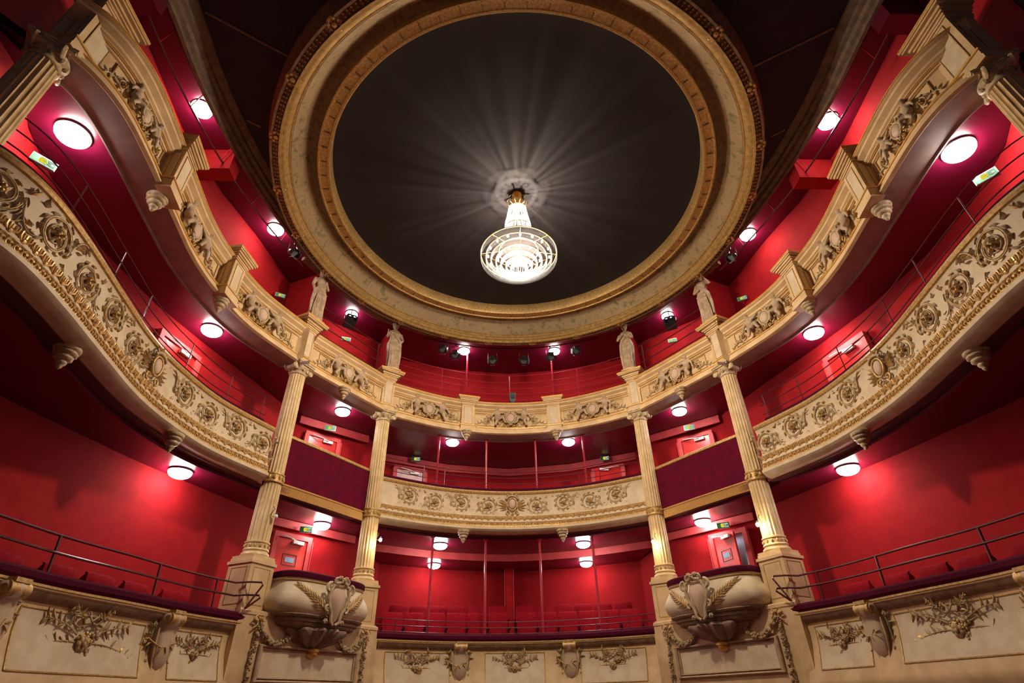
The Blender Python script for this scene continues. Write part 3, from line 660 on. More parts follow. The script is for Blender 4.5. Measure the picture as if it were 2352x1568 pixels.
# pendants
def pend(x, y, z, label):
    o = place('pendant_finial', PEND, None, Matrix.Translation((x, y, z))); tag(o, label, 'finial', 'carved drops under the balconies')
for s_ in ('left', 'right'):
    sx = SIDE[s_]
    pend(sx*5.42, 5.5, 6.21, 'carved plaster drop under the %s top tier, nearest the stage' % s_)
    pend(sx*5.48, 7.9, 6.21, 'carved plaster drop under the middle of the %s top tier' % s_)
    pend(sx*3.98, 11.2, 6.21, 'small carved drop under the top tier between the %s columns' % s_)
    pend(sx*1.22, 13.55, 6.21, 'carved plaster drop under the central top tier, %s of centre' % s_)
    pend(sx*5.55, 5.5, 3.57, 'carved plaster drop under the %s second tier, nearest the stage' % s_)
    pend(sx*5.48, 7.95, 3.57, 'carved plaster drop under the middle of the %s second tier' % s_)
    pend(sx*1.22, 13.6, 3.57, 'carved plaster drop under the central second tier, %s of centre' % s_)

# ------------------------------------------------------------------ columns
COLM = mat('column_paint', (.68, .49, .25), .42, col2=(.58, .40, .18), scale=6, bump=.12)
def column(x, y, label, zb=2.27, zt=6.34, rb=.195, rt=.165, ring_z=3.76, ped=True, zp=-.1):
    nrm = (Vector((0, 8.0))-Vector((x, y))).normalized(); ang = math.atan2(nrm.y, nrm.x)-PI/2; R = Matrix.Rotation(ang, 3, 'Z')
    t = thing('fluted_column', label, 'column', (x, y, zp)); c = Vector((x, y, 0))
    if ped:
        mb = MB()
        for z0, z1, w_ in ((zp, 1.22, .66), (1.22, 1.40, .62), (1.40, 1.46, .58), (1.46, 2.17, .53), (2.17, 2.22, .58), (2.22, 2.27, .52)): mb.box(c+Vector((0, -.0, (z0+z1)/2)), (w_, w_, z1-z0), R=R)
        mb.build('pedestal', CREAM, t)
        mb = MB(); f = R @ Vector((0, 1, 0)); r_ = R @ Vector((1, 0, 0))
        for dv, ev in ((f, r_), (r_, f), (-r_, f)):
            for (dx, z0, sx_, sz) in ((0, 2.11, .36, .012), (0, 1.53, .36, .012), (-.18, 1.82, .012, .58), (.18, 1.82, .012, .58)):
                p = c+dv*.266+ev*dx+Vector((0, 0, z0)); mb.box(p, (sx_, .012, sz) if dv is f else (.012, sx_, sz), R=R)
        mb.build('panel_frame', OLDGOLD, t)
    mb = MB(); mb.box(c+Vector((0, 0, zb+.02)), (.50, .50, .05), R=R)
    mb.lathe([(rb*1.22, zb+.04), (rb*1.27, zb+.07), (rb*1.22, zb+.10), (rb*1.08, zb+.115), (rb*1.08, zb+.13), (rb*1.16, zb+.15), (rb*1.12, zb+.175), (rb*1.04, zb+.185), (rb*1.04, zb+.265), (rb*1.12, zb+.275), (rb*1.12, zb+.30), (rb*1.0, zb+.31)], 32, c); mb.build('base', COLM, t)
    mb = MB(); nf = 20
    for i in range(nf): a = 2*PI*i/nf; mb.leaf((0, 0), 0, .01, .01)
    mb = MB()
    for i in range(14): a = 2*PI*i/14; mb.blob(c+Vector((rb*1.05*math.cos(a), rb*1.05*math.sin(a), zb+.225)), (.025, .025, .035), n=6)
    mb.build('base_leaf_ring', OLDGOLD, t)
    def fl(a, z):  # flutes
        k = abs(math.cos(nf*a/2)); return 1-.085*(1-(1-k)**1.5)
    z0, z1 = zb+.31, zt-.27; N = 24; prof = []
    for i in range(N+1): tq = i/N; prof.append((rb+(rt-rb)*tq, z0+(z1-z0)*tq))
    mb = MB(); mb.lathe(prof, nf*8, c, rad=lambda a, z: fl(a, z)); mb.build('shaft', COLM, t, smooth=50)
    mb = MB(); k = (ring_z-z0)/(z1-z0); rr = rb+(rt-rb)*k
    mb.lathe([(rr*.98, ring_z-.10), (rr*1.14, ring_z-.095), (rr*1.14, ring_z-.07), (rr*1.04, ring_z-.06), (rr*1.05, ring_z+.05), (rr*1.13, ring_z+.06), (rr*1.13, ring_z+.085), (rr*.98, ring_z+.09)], 32, c)
    for i in range(12): a = 2*PI*i/12; mb.blob(c+Vector((rr*1.06*math.cos(a), rr*1.06*math.sin(a), ring_z)), (.035, .035, .045), n=6)
    mb.build('ring_band', OLDGOLD, t)
    mb = MB(); mb.lathe([(rt*1.0, z1), (rt*1.08, z1+.01), (rt*1.08, z1+.03), (rt*1.0, z1+.04), (rt*1.0, z1+.09), (rt*1.2, z1+.12), (rt*1.32, z1+.16), (rt*1.25, z1+.19), (rt*1.2, z1+.20)], 28, c)
    mb.box(c+Vector((0, 0, zt-.035)), (.44, .44, .05), R=R); mb.box(c+Vector((0, 0, zt-.01)), (.47, .47, .03), R=R)
    f = R @ Vector((0, 1, 0)); r_ = R @ Vector((1, 0, 0))
    for sg in (-1, 1):
        for sf in (-1, 1):
            q = c+r_*(sg*.205)+f*(sf*.13)+Vector((0, 0, zt-.12)); pts = []
            for i in range(15): a = PI/2+sg*1.5*2*PI*i/15*-1; rad_ = .085*(1-.75*i/15); pts.append(q+r_*(rad_*math.cos(a))+Vector((0, 0, rad_*math.sin(a)*.9)))
            mb.tube(pts, [.022-.012*i/15 for i in range(15)], 6)
        mb.tube([c+r_*(sg*.205)+f*.15+Vector((0, 0, zt-.12)), c+r_*(sg*.205)-f*.15+Vector((0, 0, zt-.12))], .055, 10)
    mb.tube([c-r_*.2+f*.17+Vector((0, 0, zt-.06)), c+f*.18+Vector((0, 0, zt-.09)), c+r_*.2+f*.17+Vector((0, 0, zt-.06))], .02, 6)
    for i in range(10): a = 2*PI*i/10; mb.blob(c+Vector((rt*1.15*math.cos(a), rt*1.15*math.sin(a), z1+.11)), (.03, .03, .045), n=6)
    mb.build('capital', STUCCO, t)
    return t
for s_ in ('left', 'right'):
    column(*OC[s_], 'fluted cream column beside the %s box, the one further from the centre' % s_)
    column(*IC[s_], 'fluted cream column beside the %s box, the one nearer the centre' % s_)
    column(*ISL[s_], 'dim fluted column cut off by the upper %s edge of the picture' % s_, ped=True)
# white blocks of soft column shadow side are left to the light

# ------------------------------------------------------------------ statues
def statue(x, y, label, kind):
    nrm = (Vector((0, 7.0))-Vector((x, y))).normalized(); ang = math.atan2(nrm.y, nrm.x)-PI/2
    t = thing('caryatid_statue', label, 'statue', (x, y, 7.535), ang); sway = .035 if kind % 2 else -.035
    mb = MB(); n = 40
    lev = [(0, .17, .14, 0), (.06, .165, .14, 0), (.25, .15, .13, .3), (.5, .155, .13, .6), (.72, .17, .13, 1), (.86, .165, .125, 1.0), (.98, .135, .105, .8), (1.06, .125, .10, .6), (1.16, .155, .11, .4), (1.24, .165, .10, .3), (1.29, .12, .085, .3), (1.32, .06, .06, .3)]
    vs = []
    for z, rx, ry, sw in lev:
        for k in range(n):
            a = 2*PI*k/n; fold = 1+(.10 if z < 1.0 else .03)*math.cos(9*a+3*z+kind)*(1.1-z*.6)+(.05 if z < .8 else 0)*math.cos(17*a-5*z)
            vs.append((rx*fold*math.cos(a)+sway*sw, ry*fold*math.sin(a), z))
    fs = [(i*n+k, i*n+(k+1) % n, (i+1)*n+(k+1) % n, (i+1)*n+k) for i in range(len(lev)-1) for k in range(n)]+[tuple(range(n-1, -1, -1)), tuple((len(lev)-1)*n+k for k in range(n))]
    mb.add(vs, fs); s = sway*.3
    mb.tube([(s, 0, 1.28), (s*1.4, .01, 1.38)], [.052, .046], 10)                       # neck
    mb.blob((s*1.6, .02, 1.45), (.068, .08, .095), n=14); mb.blob((s*1.6, -.015, 1.475), (.085, .09, .085), n=14)   # head and hair
    mb.blob((s*1.6, .10, 1.44), (.013, .02, .02), n=6); mb.blob((s*1.6, .085, 1.405), (.03, .02, .012), n=6)
    for e in (-1, 1): mb.blob((s*1.6+e*.026, .088, 1.462), (.014, .01, .009), n=6); mb.blob((s*1.6+e*.075, 0, 1.45), (.014, .02, .03), n=6)
    mb.blob((s*1.6, -.08, 1.46), (.05, .05, .05), n=8)
    mb.tube([(.10*math.cos(a)*.9+s*1.6, .0+.06*math.sin(a), 1.53) for a in [2*PI*i/14 for i in range(14)]], .02, 6, True)
    sh = 1.225
    if kind == 0: arms = [[(-.155, 0, sh), (-.20, .05, 1.06), (-.06, .14, 1.13)], [(.155, 0, sh), (.215, .02, 1.02), (.17, .06, .84)]]
    elif kind == 1: arms = [[(-.155, 0, sh), (-.22, .03, 1.03), (-.16, .11, .92)], [(.155, 0, sh), (.235, .05, 1.04), (.16, .16, 1.10)]]
    elif kind == 2: arms = [[(-.155, 0, sh), (-.22, .05, 1.04), (-.04, .15, 1.09)], [(.155, 0, sh), (.21, .06, 1.05), (.03, .15, 1.14)]]
    else: arms = [[(-.155, 0, sh), (-.235, .03, 1.10), (-.15, .10, 1.30)], [(.155, 0, sh), (.22, .05, 1.04), (.05, .15, .98)]]
    for a in arms:
        mb.tube([a[0], ((Vector(a[0])+Vector(a[1]))/2), a[1], ((Vector(a[1])+Vector(a[2]))/2), a[2]], [.05, .043, .038, .033, .025], 10); mb.blob(a[2], (.028, .025, .035), n=8)
        for q in range(4): mb.tube([Vector(a[2])+Vector(((q-1.5)*.012, .01, 0)), Vector(a[2])+Vector(((q-1.5)*.013, .03, .035-.004*q))], .0085, 6)
    sg = 1 if kind % 2 else -1    # diagonal mantle, bent knee, overfold
    mb.tube([(sg*.15, .04, 1.24), (sg*.05, .11, 1.10), (-sg*.08, .12, .97), (-sg*.15, .06, .85), (-sg*.17, .05, .55), (-sg*.16, .06, .2)], [.03, .04, .045, .04, .04, .03], 8)
    mb.tube([(-.13+sway, .08, .83), (0+sway, .13, .78), (.13+sway, .08, .84)], [.03, .04, .03], 8)
    mb.tube([(sg*.06+sway, .09, .75), (sg*.07, .155, .48), (sg*.06, .12, .1)], [.06, .058, .04], 10)
    for k in range(7): xk = -.12+.04*k; mb.tube([(xk+sway, .11, .76), (xk*1.1, .125, .4), (xk*1.2, .14, .03)], [.012, .018, .02], 6)
    for e in (-1, 1): mb.blob((e*.06, .16, .025), (.035, .06, .025), n=8)
    o = place('figure', remeshed(mb, 'figure', [PINKSTONE], .0095, 1), t, wm(t).copy())
    mb = MB(); mb.lathe([(.20, -.02), (.21, 0), (.21, .03), (.19, .04), (.19, .0)], 24); mb.box((0, 0, -.01), (.40, .40, .03)); place('plinth', mb.mesh('plinth', [CREAM]), t, wm(t).copy())
    if kind == 1:   # small open frame (lyre) at the side
        mb = MB(); mb.tube([(.20, .17, 1.02), (.28, .17, 1.04), (.27, .17, 1.18), (.19, .17, 1.16)], .013, 6, True); place('square_frame', mb.mesh('square_frame', [PINKSTONE]), t, wm(t).copy())
def behind(p, d):
    n = (Vector((0, 8.0))-Vector(p)).normalized(); return (p[0]+n.x*d, p[1]+n.y*d)
statue(*behind(OC['left'], .05), 'draped stone woman standing on the outer left pier, arm across her chest', 0)
statue(*behind(IC['left'], .10), 'draped stone figure holding a small square frame on the inner left pier', 1)
statue(*behind(IC['right'], .10), 'draped stone figure with folded arms on the inner right pier', 2)
statue(*behind(OC['right'], .05), 'draped stone woman with one raised hand on the outer right pier', 3)

# ------------------------------------------------------------------ first tier fronts
CON = [(n, b.mesh(n, [m_], 80), m_) for n, b, m_ in lib_console()]
P1 = [(-.12, 1.24), (.08, 1.24), (.085, 1.20), (.06, 1.185), (.04, 1.16), (.0, 1.13), (-.02, 1.10), (-.02, 1.05), (-.03, .95), (-.015, .80), (.03, .62), (.09, .42), (.14, .28), (.15, .20), (.10, .10), (-.05, .05), (-.9, .05), (-.9, .2), (-.14, .3), (-.14, 1.2), (-.12, 1.24)]
def dz(z):
    zs = [(.20, .15), (.28, .14), (.42, .09), (.62, .03), (.80, -.015), (.95, -.03), (1.10, -.02)]
    return float(np.interp(z, [a for a, b in zs], [b for a, b in zs]))
def tier1(cv, label, panels, cons, lo=0.0, hi=None, ztop=1.03, zbot=.42):
    c0 = cv.at(cv.L/2)[0]; t = thing('balcony', label, 'balcony', (c0.x, c0.y, .1)); hi = cv.L if hi is None else hi
    mb = MB(); sweep(mb, cv, P1, lo, hi); mb.build('parapet', CREAM, t)
    mb = MB(); sweep(mb, cv, [(.06, 1.185), (.066, 1.18), (.045, 1.13), (.0, 1.09), (-.01, 1.085), (.0, 1.12), (.06, 1.185)], lo, hi); mb.build('brown_cove', BROWN, t)  # brown cove under the gilt edge
    mb = MB(); sweep(mb, cv, [(.085, 1.215), (.098, 1.22), (.098, 1.243), (.07, 1.252), (.085, 1.215)], lo, hi); mb.build('gilt_edge', OLDGOLD, t)
    for cap_, t0 in ((0, lo), (1, hi)): pass
    mb = MB(); sweep(mb, cv, [(.07, 1.245), (.10, 1.29), (.09, 1.35), (.04, 1.385), (-.04, 1.395), (-.16, 1.385), (-.22, 1.33), (-.20, 1.2), (.07, 1.245)], lo, hi)
    for e in (lo, hi):
        p = cv.pt(e, -.06, 1.315); mb.blob(p, (.165, .165, .08), n=18)
    mb.build('velvet_cushion', VELVET, t)
    for i, (s, half, W, seed) in enumerate(panels):
        a, b = max(lo+.03, s-half), min(hi-.03, s+half); f = MB(); fld = MB()
        def strip(mbq, t0, t1, z0, z1, h, nz=6):
            n = max(1, int((t1-t0)/.1)); vs = []; k = nz+1
            for ii in range(n+1):
                tt = t0+(t1-t0)*ii/n
                for j in range(k): z = z0+(z1-z0)*j/nz; vs.append(cv.pt(tt, dz(z)+h, z))
            mbq.add(vs, [(ii*k+j, (ii+1)*k+j, (ii+1)*k+j+1, ii*k+j+1) for ii in range(n) for j in range(nz)])
        strip(fld, a, b, zbot, ztop, .004); fld.build('panel_field', CREAM2, t)
        for z in (zbot, ztop): f.tube([cv.pt(a+(b-a)*q/12, dz(z)+.006, z) for q in range(13)], .011, 6)
        for tt in (a, b): f.tube([cv.pt(tt, dz(z)+.006, z) for z in [zbot+(ztop-zbot)*q/8 for q in range(9)]], .011, 6)
        f.build('panel_frame', OLDGOLD, t)
        if W: 
            zc = (ztop+zbot)/2+.02
            place('bouquet', BQ[seed], t, cv.frame(s, dz(zc)+.0, zc, tilt=-.10) @ Matrix.Diagonal((W*1.05, 1, W*1.12, 1)))
    for (s, fx) in cons:
        r_ = place('console_bracket', CON[0][1], t, cv.frame(s, .0, 1.20) @ Matrix.Diagonal((1.0, 1, .95, 1)))
        for n, me, m_ in CON[1:]:
            place(n, me, r_, cv.frame(s, .0, 1.20) @ Matrix.Diagonal((1.0, 1, .95, 1)))
    return t
BQ = [lib_bouquet(i) for i in range(4)]
lo_, hi_ = .20, CC.L-.20; m_ = CC.L/2; sa, sb = CC.sn(1.2, 13.7), CC.sn(-1.2, 13.7)
tier1(CC, 'lowest tier balcony front in the centre with three flower bouquet panels', [(m_, .66, 1.15, 0), ((lo_+sa)/2+.08, .72, 1.2, 1), ((hi_+sb)/2-.08, .72, 1.2, 2)], [(sa, 1), (sb, 1)], lo_, hi_)
for s_ in ('right', 'left'):
    cv = sidecurve(CS1, s_); sx = SIDE[s_]; g = lambda x, y: cv.sn(sx*x, y)
    s1, s2, s3, s0 = g(5.15, 8.75), g(5.50, 7.45), g(5.68, 6.35), g(4.8, 9.8)
    s2b = (s1+s3)/2; L = cv.L
    e1 = (s1+g(4.66, 10.02))/2
    tier1(cv, 'lowest tier balcony front on the %s with bouquet panels and scrolled brackets' % s_, [(s2b, abs(s1-s3)/2-.32, 1.35, 3), (e1+(-.02 if sx > 0 else .02), .46, .95, 1), (g(5.8, 5.1), .8, 1.1, 0)], [(s1, 1), (s3, 1)])

# dado walls and panels behind the boxes
for s_ in ('left', 'right'):
    cv = sidecurve(CB, s_); t = thing('dado_panel', 'cream dado with framed panel under the %s box' % s_, 'wall panel', (cv.at(cv.L/2)[0].x, cv.at(cv.L/2)[0].y, -.1))
    e0, e1 = cv.P[0], cv.P[-1]; dv = (e1-e0).normalized(); nv = Vector((-dv.y, dv.x))
    cv = Curve([tuple(e0-dv*.42+nv*.30), tuple(e1+dv*.42+nv*.30)], False)
    mb = MB(); sweep(mb, cv, [(-.30, -.1), (.02, -.1), (.02, 1.36), (.035, 1.37), (.035, 1.42), (.0, 1.44), (-.30, 1.44), (-.30, -.1)], .0, cv.L); mb.build('dado', CREAM, t)
    mb = MB(); sweep(mb, cv, [(-.36, 1.40), (-.30, 1.40), (-.30, 2.0), (-.36, 2.0), (-.36, 1.40)], .45, cv.L-.45); mb.build('upper_infill', CREAM, t)
    mb = MB(); a, b = cv.L/2-1.12, cv.L/2+1.12
    for z0, z1, d in ((.90, .96, .06), (.40, .46, .06), (.87, .90, .04), (.46, .49, .04)): sweep(mb, cv, [(.02, z0), (.02+d*.6, z0+.01), (.02+d, (z0+z1)/2), (.02+d*.6, z1-.01), (.02, z1), (.0, z1), (.0, z0)], a, b)
    for e, sg in ((a, 1), (b, -1)):
        mb.tube([cv.pt(e+sg*.03, .05, .42), cv.pt(e+sg*.03, .05, .94)], .035, 8); mb.tube([cv.pt(e+sg*.08, .035, .46), cv.pt(e+sg*.08, .035, .90)], .018, 6)
    mb.build('panel_moulding', mat('panel_moulding_'+s_, (.42, .27, .17), .5, col2=(.52, .36, .22), scale=8), t)
    mb = MB(); sweep(mb, cv, [(.02, .49), (.026, .49), (.026, .87), (.02, .87)], a+.1, b-.1); mb.build('panel_field', CREAM2, t)
    # garlands and ribbons
    rnd = random.Random(9)
    for sg in (-1, 1):
        gl = MB(); m_ = cv.L/2; x0, x1 = m_+sg*.42, m_+sg*1.22
        for i in range(34):
            q = i/33; ss = x0+(x1-x0)*q; z = 1.28-.30*math.sin(PI*q)**.8-.02*q
            for _ in range(3): gl.blob(cv.pt(ss, .06+rnd.uniform(0, .04), z+rnd.uniform(-.035, .035)), rnd.uniform(.018, .034), n=8)
        for i in range(30):
            z = 1.22-i*.032; 
            for _ in range(2): gl.blob(cv.pt(x1+sg*.02, .06+rnd.uniform(0, .03), z)+Vector((rnd.uniform(-.03, .03), 0, 0)), rnd.uniform(.016, .03)*(1-.2*math.sin(i)), n=6)
        gl.build('garland', mat('garland_stucco_%s%d' % (s_, sg > 0), (.26, .17, .08), .5, col2=(.42, .30, .14), scale=18), t, smooth=90)
        rb = MB(); p = cv.pt(x1, .07, 1.38)
        T = cv.frame(x1, .05, 1.30)
        one = MB()
        for e in (-1, 1): one.tube([(0, .02, 0), (e*.08, .03, .06), (e*.13, .03, .0), (e*.05, .03, -.02)], .016, 6); one.tube([(0, .02, 0), (e*.06, .02, -.10), (e*.12, .02, -.14)], .013, 6)
        one.rose((0, 0), .035, .02, .04); rb.ext(one, T); rb.build('ribbon_bow', OLDGOLD, t)

# ------------------------------------------------------------------ the two stage boxes
def box_balcony(s_):
    cv = sidecurve(CB, s_); m_ = cv.L/2; sx = SIDE[s_]
    q, Tn, N = cv.at(m_); X = Vector((-Tn.x, -Tn.y, 0)); Y = Vector((N.x, N.y, 0)); c = Vector((q.x, q.y, 0))
    T = Matrix((X*-1, Y, Vector((0, 0, 1)))).transposed().to_4x4(); T.translation = c+Y*.14
    t = thing('box_balcony', 'bulging cream box balcony with cartouche and palm leaves, on the %s' % s_, 'box balcony', (q.x, q.y, .9))
    def shell(levels, n=28):
        vs = []
        for (z, hw, bl, ex) in levels:
            for k in range(n+1):
                a = PI*k/n; cx = math.copysign(abs(math.cos(a))**ex, math.cos(a)); vs.append(T @ Vector((hw*cx, bl*math.sin(a)**(ex*.9 if ex < 1 else 1)+.0, z)))
        fs = [(i*(n+1)+k, i*(n+1)+k+1, (i+1)*(n+1)+k+1, (i+1)*(n+1)+k) for i in range(len(levels)-1) for k in range(n)]
        fs += [tuple(range(n+1)), tuple((len(levels)-1)*(n+1)+k for k in range(n, -1, -1))]
        return vs, fs
    mb = MB(); mb.add(*shell([(2.02, .97, .52, .55), (2.00, .985, .535, .55), (1.95, .96, .51, .55), (1.85, .99, .55, .55), (1.75, 1.05, .60, .55), (1.66, 1.09, .64, .57), (1.58, 1.10, .65, .6), (1.50, 1.07, .62, .6), (1.44, 1.0, .57, .6)])); mb.build('bowl', CREAM2, t)
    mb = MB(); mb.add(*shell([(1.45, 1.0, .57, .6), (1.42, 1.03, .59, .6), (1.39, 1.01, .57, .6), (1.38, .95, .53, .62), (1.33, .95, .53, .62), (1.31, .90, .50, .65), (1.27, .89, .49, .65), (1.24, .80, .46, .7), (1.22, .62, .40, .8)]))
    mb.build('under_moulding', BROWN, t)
    mb = MB(); mb.add(*shell([(2.00, .99, .54, .55), (2.04, 1.0, .55, .55), (2.10, .99, .54, .55), (2.125, .95, .50, .55), (2.13, .85, .42, .55)])); mb.build('velvet_cushion', VELVET, t)
    mb = MB(); mb.add(*shell([(1.955, .97, .52, .55), (1.965, .985, .535, .55), (1.98, .97, .52, .55)])); mb.build('gilt_line', OLDGOLD, t)
    mb = MB(); cl = [(1.24, .68, .58), (1.20, .70, .59), (1.14, .63, .54), (1.05, .50, .45), (.98, .34, .34), (.94, .19, .26)]
    vs = []; n = 42
    for z, hw, bl in cl:
        for k in range(n+1): a = PI*k/n; f = 1+.11*math.cos(14*a); vs.append(T @ Vector((hw*f*math.cos(a), bl*f*math.sin(a), z)))
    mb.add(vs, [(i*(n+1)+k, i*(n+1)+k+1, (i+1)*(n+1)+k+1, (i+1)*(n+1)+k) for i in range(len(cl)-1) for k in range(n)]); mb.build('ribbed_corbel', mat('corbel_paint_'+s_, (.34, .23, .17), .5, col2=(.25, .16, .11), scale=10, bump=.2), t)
    mb = MB()
    for a in (.9, PI-.9): mb.tube([T @ Vector((.52*math.cos(a)-.05, .54*math.sin(a), 1.23)), T @ Vector((.52*math.cos(a)+.05, .54*math.sin(a), 1.23))], .035, 10)
    mb.build('volute', ROSE, t)
    mb = MB(); mb.lathe([(.10, .95), (.13, .93), (.13, .90), (.09, .885), (.10, .865), (.12, .855), (.10, .82), (.04, .79), (0, .78)], 20, T @ Vector((0, .20, 0))); mb.build('drop_boss', GOLD, t)
    # cartouche
    Tc = T @ Matrix.Translation((0, .645, 1.66)) @ Matrix.Rotation(-.10, 4, 'X') @ Matrix.Diagonal((1.38, 1.2, 1.22, 1))
    c1 = MB(); pts = [(0, .22), (.09, .20), (.13, .10), (.12, .0), (.07, -.12), (.05, -.24), (0, -.27), (-.05, -.24), (-.07, -.12), (-.12, 0), (-.13, .10), (-.09, .20)]
    vs = [(x, .02, z) for x, z in pts]+[(x*.6, .07, z*.6) for x, z in pts]+[(0, .085, 0)]; n = len(pts)
    c1.add(vs, [(k, (k+1) % n, n+(k+1) % n, n+k) for k in range(n)]+[(n+k, n+(k+1) % n, 2*n) for k in range(n)]); o = place('shield', c1.mesh('shield', [ROSE], 60), t, Tc)
    c2 = MB()
    for e in (-1, 1):
        c2.tube([(e*.05, .03, .24), (e*.13, .04, .22), (e*.17, .04, .10), (e*.15, .04, -.02), (e*.09, .05, -.14), (e*.07, .05, -.26), (e*.02, .04, -.30)], [.02, .026, .026, .024, .022, .022, .02], 8)
        c2.spiral((e*.17, .18), .075, 1.3, .024, .010, a0=PI/2, sgn=-e, y=.03); c2.spiral((e*.15, -.08), .05, 1.2, .02, .01, a0=-PI/2, sgn=e, y=.03); c2.spiral((e*.08, .28), .05, 1.2, .02, .01, a0=PI/2, sgn=-e, y=.03)
        c2.rose((e*.14, -.26), .04, .01, .04); c2.rose((e*.05, .33), .04, .03, .05)
    c2.rose((0, .30), .05, .04, .05); c2.tube([(-.1, .04, .25), (0, .07, .29), (.1, .04, .25)], .025, 8); place('scroll_frame', c2.mesh('scroll_frame', [STUCCO]), t, Tc)
    for e in (-1, 1):      # palm fronds wrapped on the bowl
        pm = MB(); N_ = 16
        def on(x, z):
            hw = np.interp(z, [1.45, 1.6, 1.75, 1.95], [1.02, 1.10, 1.05, .96]); bl = np.interp(z, [1.45, 1.6, 1.75, 1.95], [.58, .65, .60, .51])
            k = min(.999, abs(x)/hw); a = math.acos(k**(1/.57)); return T @ Vector((x, bl*math.sin(a)**.52+.02, z))
        def w3(pts, rr): pm.tube([on(*p) for p in pts], rr, 5)
        spine = [(e*(.20+.54*i/10), 1.50+.36*(i/10)**1.1) for i in range(11)]; w3(spine, [.013-.007*i/10 for i in range(11)])
        for i in range(1, 11):
            x, z = spine[i]
            for sd in (-1, 1):
                a = (.55 if e > 0 else PI-.55)+sd*e*(.75-.03*i)*1.0; L = .20*(1-.045*i)
                w3([(x, z), (x+L*.5*math.cos(a), z+L*.5*math.sin(a)), (min(.9, abs(x+L*math.cos(a)))*e, min(1.94, z+L*.9*math.sin(a)+.02))], [.006, .012, .003])
        pm.build('palm_frond', OLDGOLD, t)
for s_ in ('left', 'right'): box_balcony(s_)

# draped parapets of the second tier boxes
for s_ in ('left', 'right'):
    cv = sidecurve(Curve([(4.78, 10.60), (4.1, 11.60), (3.46, 12.60)]), s_); q = cv.at(cv.L/2)[0]
    t = thing('draped_parapet', 'plain dark red parapet with gold edging between the %s columns' % s_, 'parapet', (q.x, q.y, 3.62))
    mb = MB(); n = 60; vs = []
    for i in range(n+1):
        for z in (3.68, 4.0, 4.4, 4.74): vs.append(cv.pt(cv.L*i/n, .05+.006*math.sin(i*.9), z))
        for z in (4.74, 3.68): vs.append(cv.pt(cv.L*i/n, -.05, z))
    mb.add(vs, [(i*6+j, (i+1)*6+j, (i+1)*6+(j+1) % 6, i*6+(j+1) % 6) for i in range(n) for j in range(6)]); mb.build('cloth', DRAPE, t)
    mb = MB(); sweep(mb, cv, [(.05, 4.73), (.08, 4.74), (.085, 4.79), (.05, 4.81), (-.02, 4.81), (-.02, 4.73), (.05, 4.73)]); mb.build('top_trim', OLDGOLD, t)
    mb = MB(); N_ = 150; vs = []
    for i in range(N_+1):
        d = .065+.012*(i % 2); ss = cv.L*i/N_
        for z in (3.76, 3.66, 3.57): vs.append(cv.pt(ss, d, z))
    mb.add(vs, [(i*3+j, (i+1)*3+j, (i+1)*3+j+1, i*3+j+1) for i in range(N_) for j in range(2)]); sweep(mb, cv, [(.05, 3.75), (.085, 3.755), (.085, 3.785), (.05, 3.79), (.05, 3.75)]); mb.build('fringe', mat('gold_fringe_'+s_, (.55, .30, .08), .6, .2, col2=(.42, .22, .06), scale=60), t, smooth=0)

# ------------------------------------------------------------------ lamps
def dome(x, y, z, label, k=1.0):
    t = thing('dome_ceiling_lamp', label, 'ceiling lamp', (x, y, z), group='round opal ceiling lamps')
    place('lamp_base', LB, t, Matrix.Translation((x, y, z)) @ Matrix.Scale(k, 4)); place('glass_dome', LD, t, Matrix.Translation((x, y, z)) @ Matrix.Scale(k, 4))
LB = MB().lathe([(0, 0), (.19, 0), (.195, -.015), (.195, -.03), (.18, -.035), (0, -.035)], 28).mesh('lamp_base', [GREY])
LD = MB().lathe([(.185, -.034), (.188, -.05), (.18, -.075), (.155, -.105), (.11, -.13), (.06, -.142), (0, -.146)], 28).mesh('glass_dome', [DOME])
for s_ in ('left', 'right'):
    sx = SIDE[s_]
    dome(sx*5.95, 9.23, 3.54, 'lit round ceiling lamp under the %s second tier balcony' % s_)
    dome(sx*4.36, 12.55, 3.54, 'lit round ceiling lamp in the lowest %s box beside the exit sign' % s_, .95)
    dome(sx*1.85, 14.48, 3.54, 'lit round lamp on the lowest central gallery ceiling, %s one' % s_, .95)
    dome(sx*2.12, 15.92, 3.36, 'half hidden lit lamp behind the lowest central beam, %s one' % s_, .9)
    dome(sx*(5.95 if sx < 0 else 5.85), 4.44, 6.26, 'large lit lamp nearest the %s edge, under the top tier' % s_, 1.05)
    dome(sx*6.02, 8.80, 6.26, 'lit round lamp under the middle of the %s top tier' % s_)
    dome(sx*4.27, 12.3, 6.26, 'lit round lamp in the %s box of the second tier' % s_, .95)
    dome(sx*1.64, 14.2, 6.26, 'lit round lamp under the central top tier, %s one' % s_, .95)
    dome(sx*5.86, 5.96, 9.20, 'lit round lamp on the %s top gallery ceiling, nearer the stage' % s_, .95)
    dome(sx*5.50, 8.95, 9.20, 'lit round lamp on the %s top gallery ceiling beside the ceiling ring' % s_, .95)
    dome(sx*4.45, 12.15, 9.20, 'lit lamp above the spotlight between the %s statues' % s_, .85)
    dome(sx*1.40, 14.0, 9.20, 'lit lamp over the row of spotlights, %s one' % s_, .9)
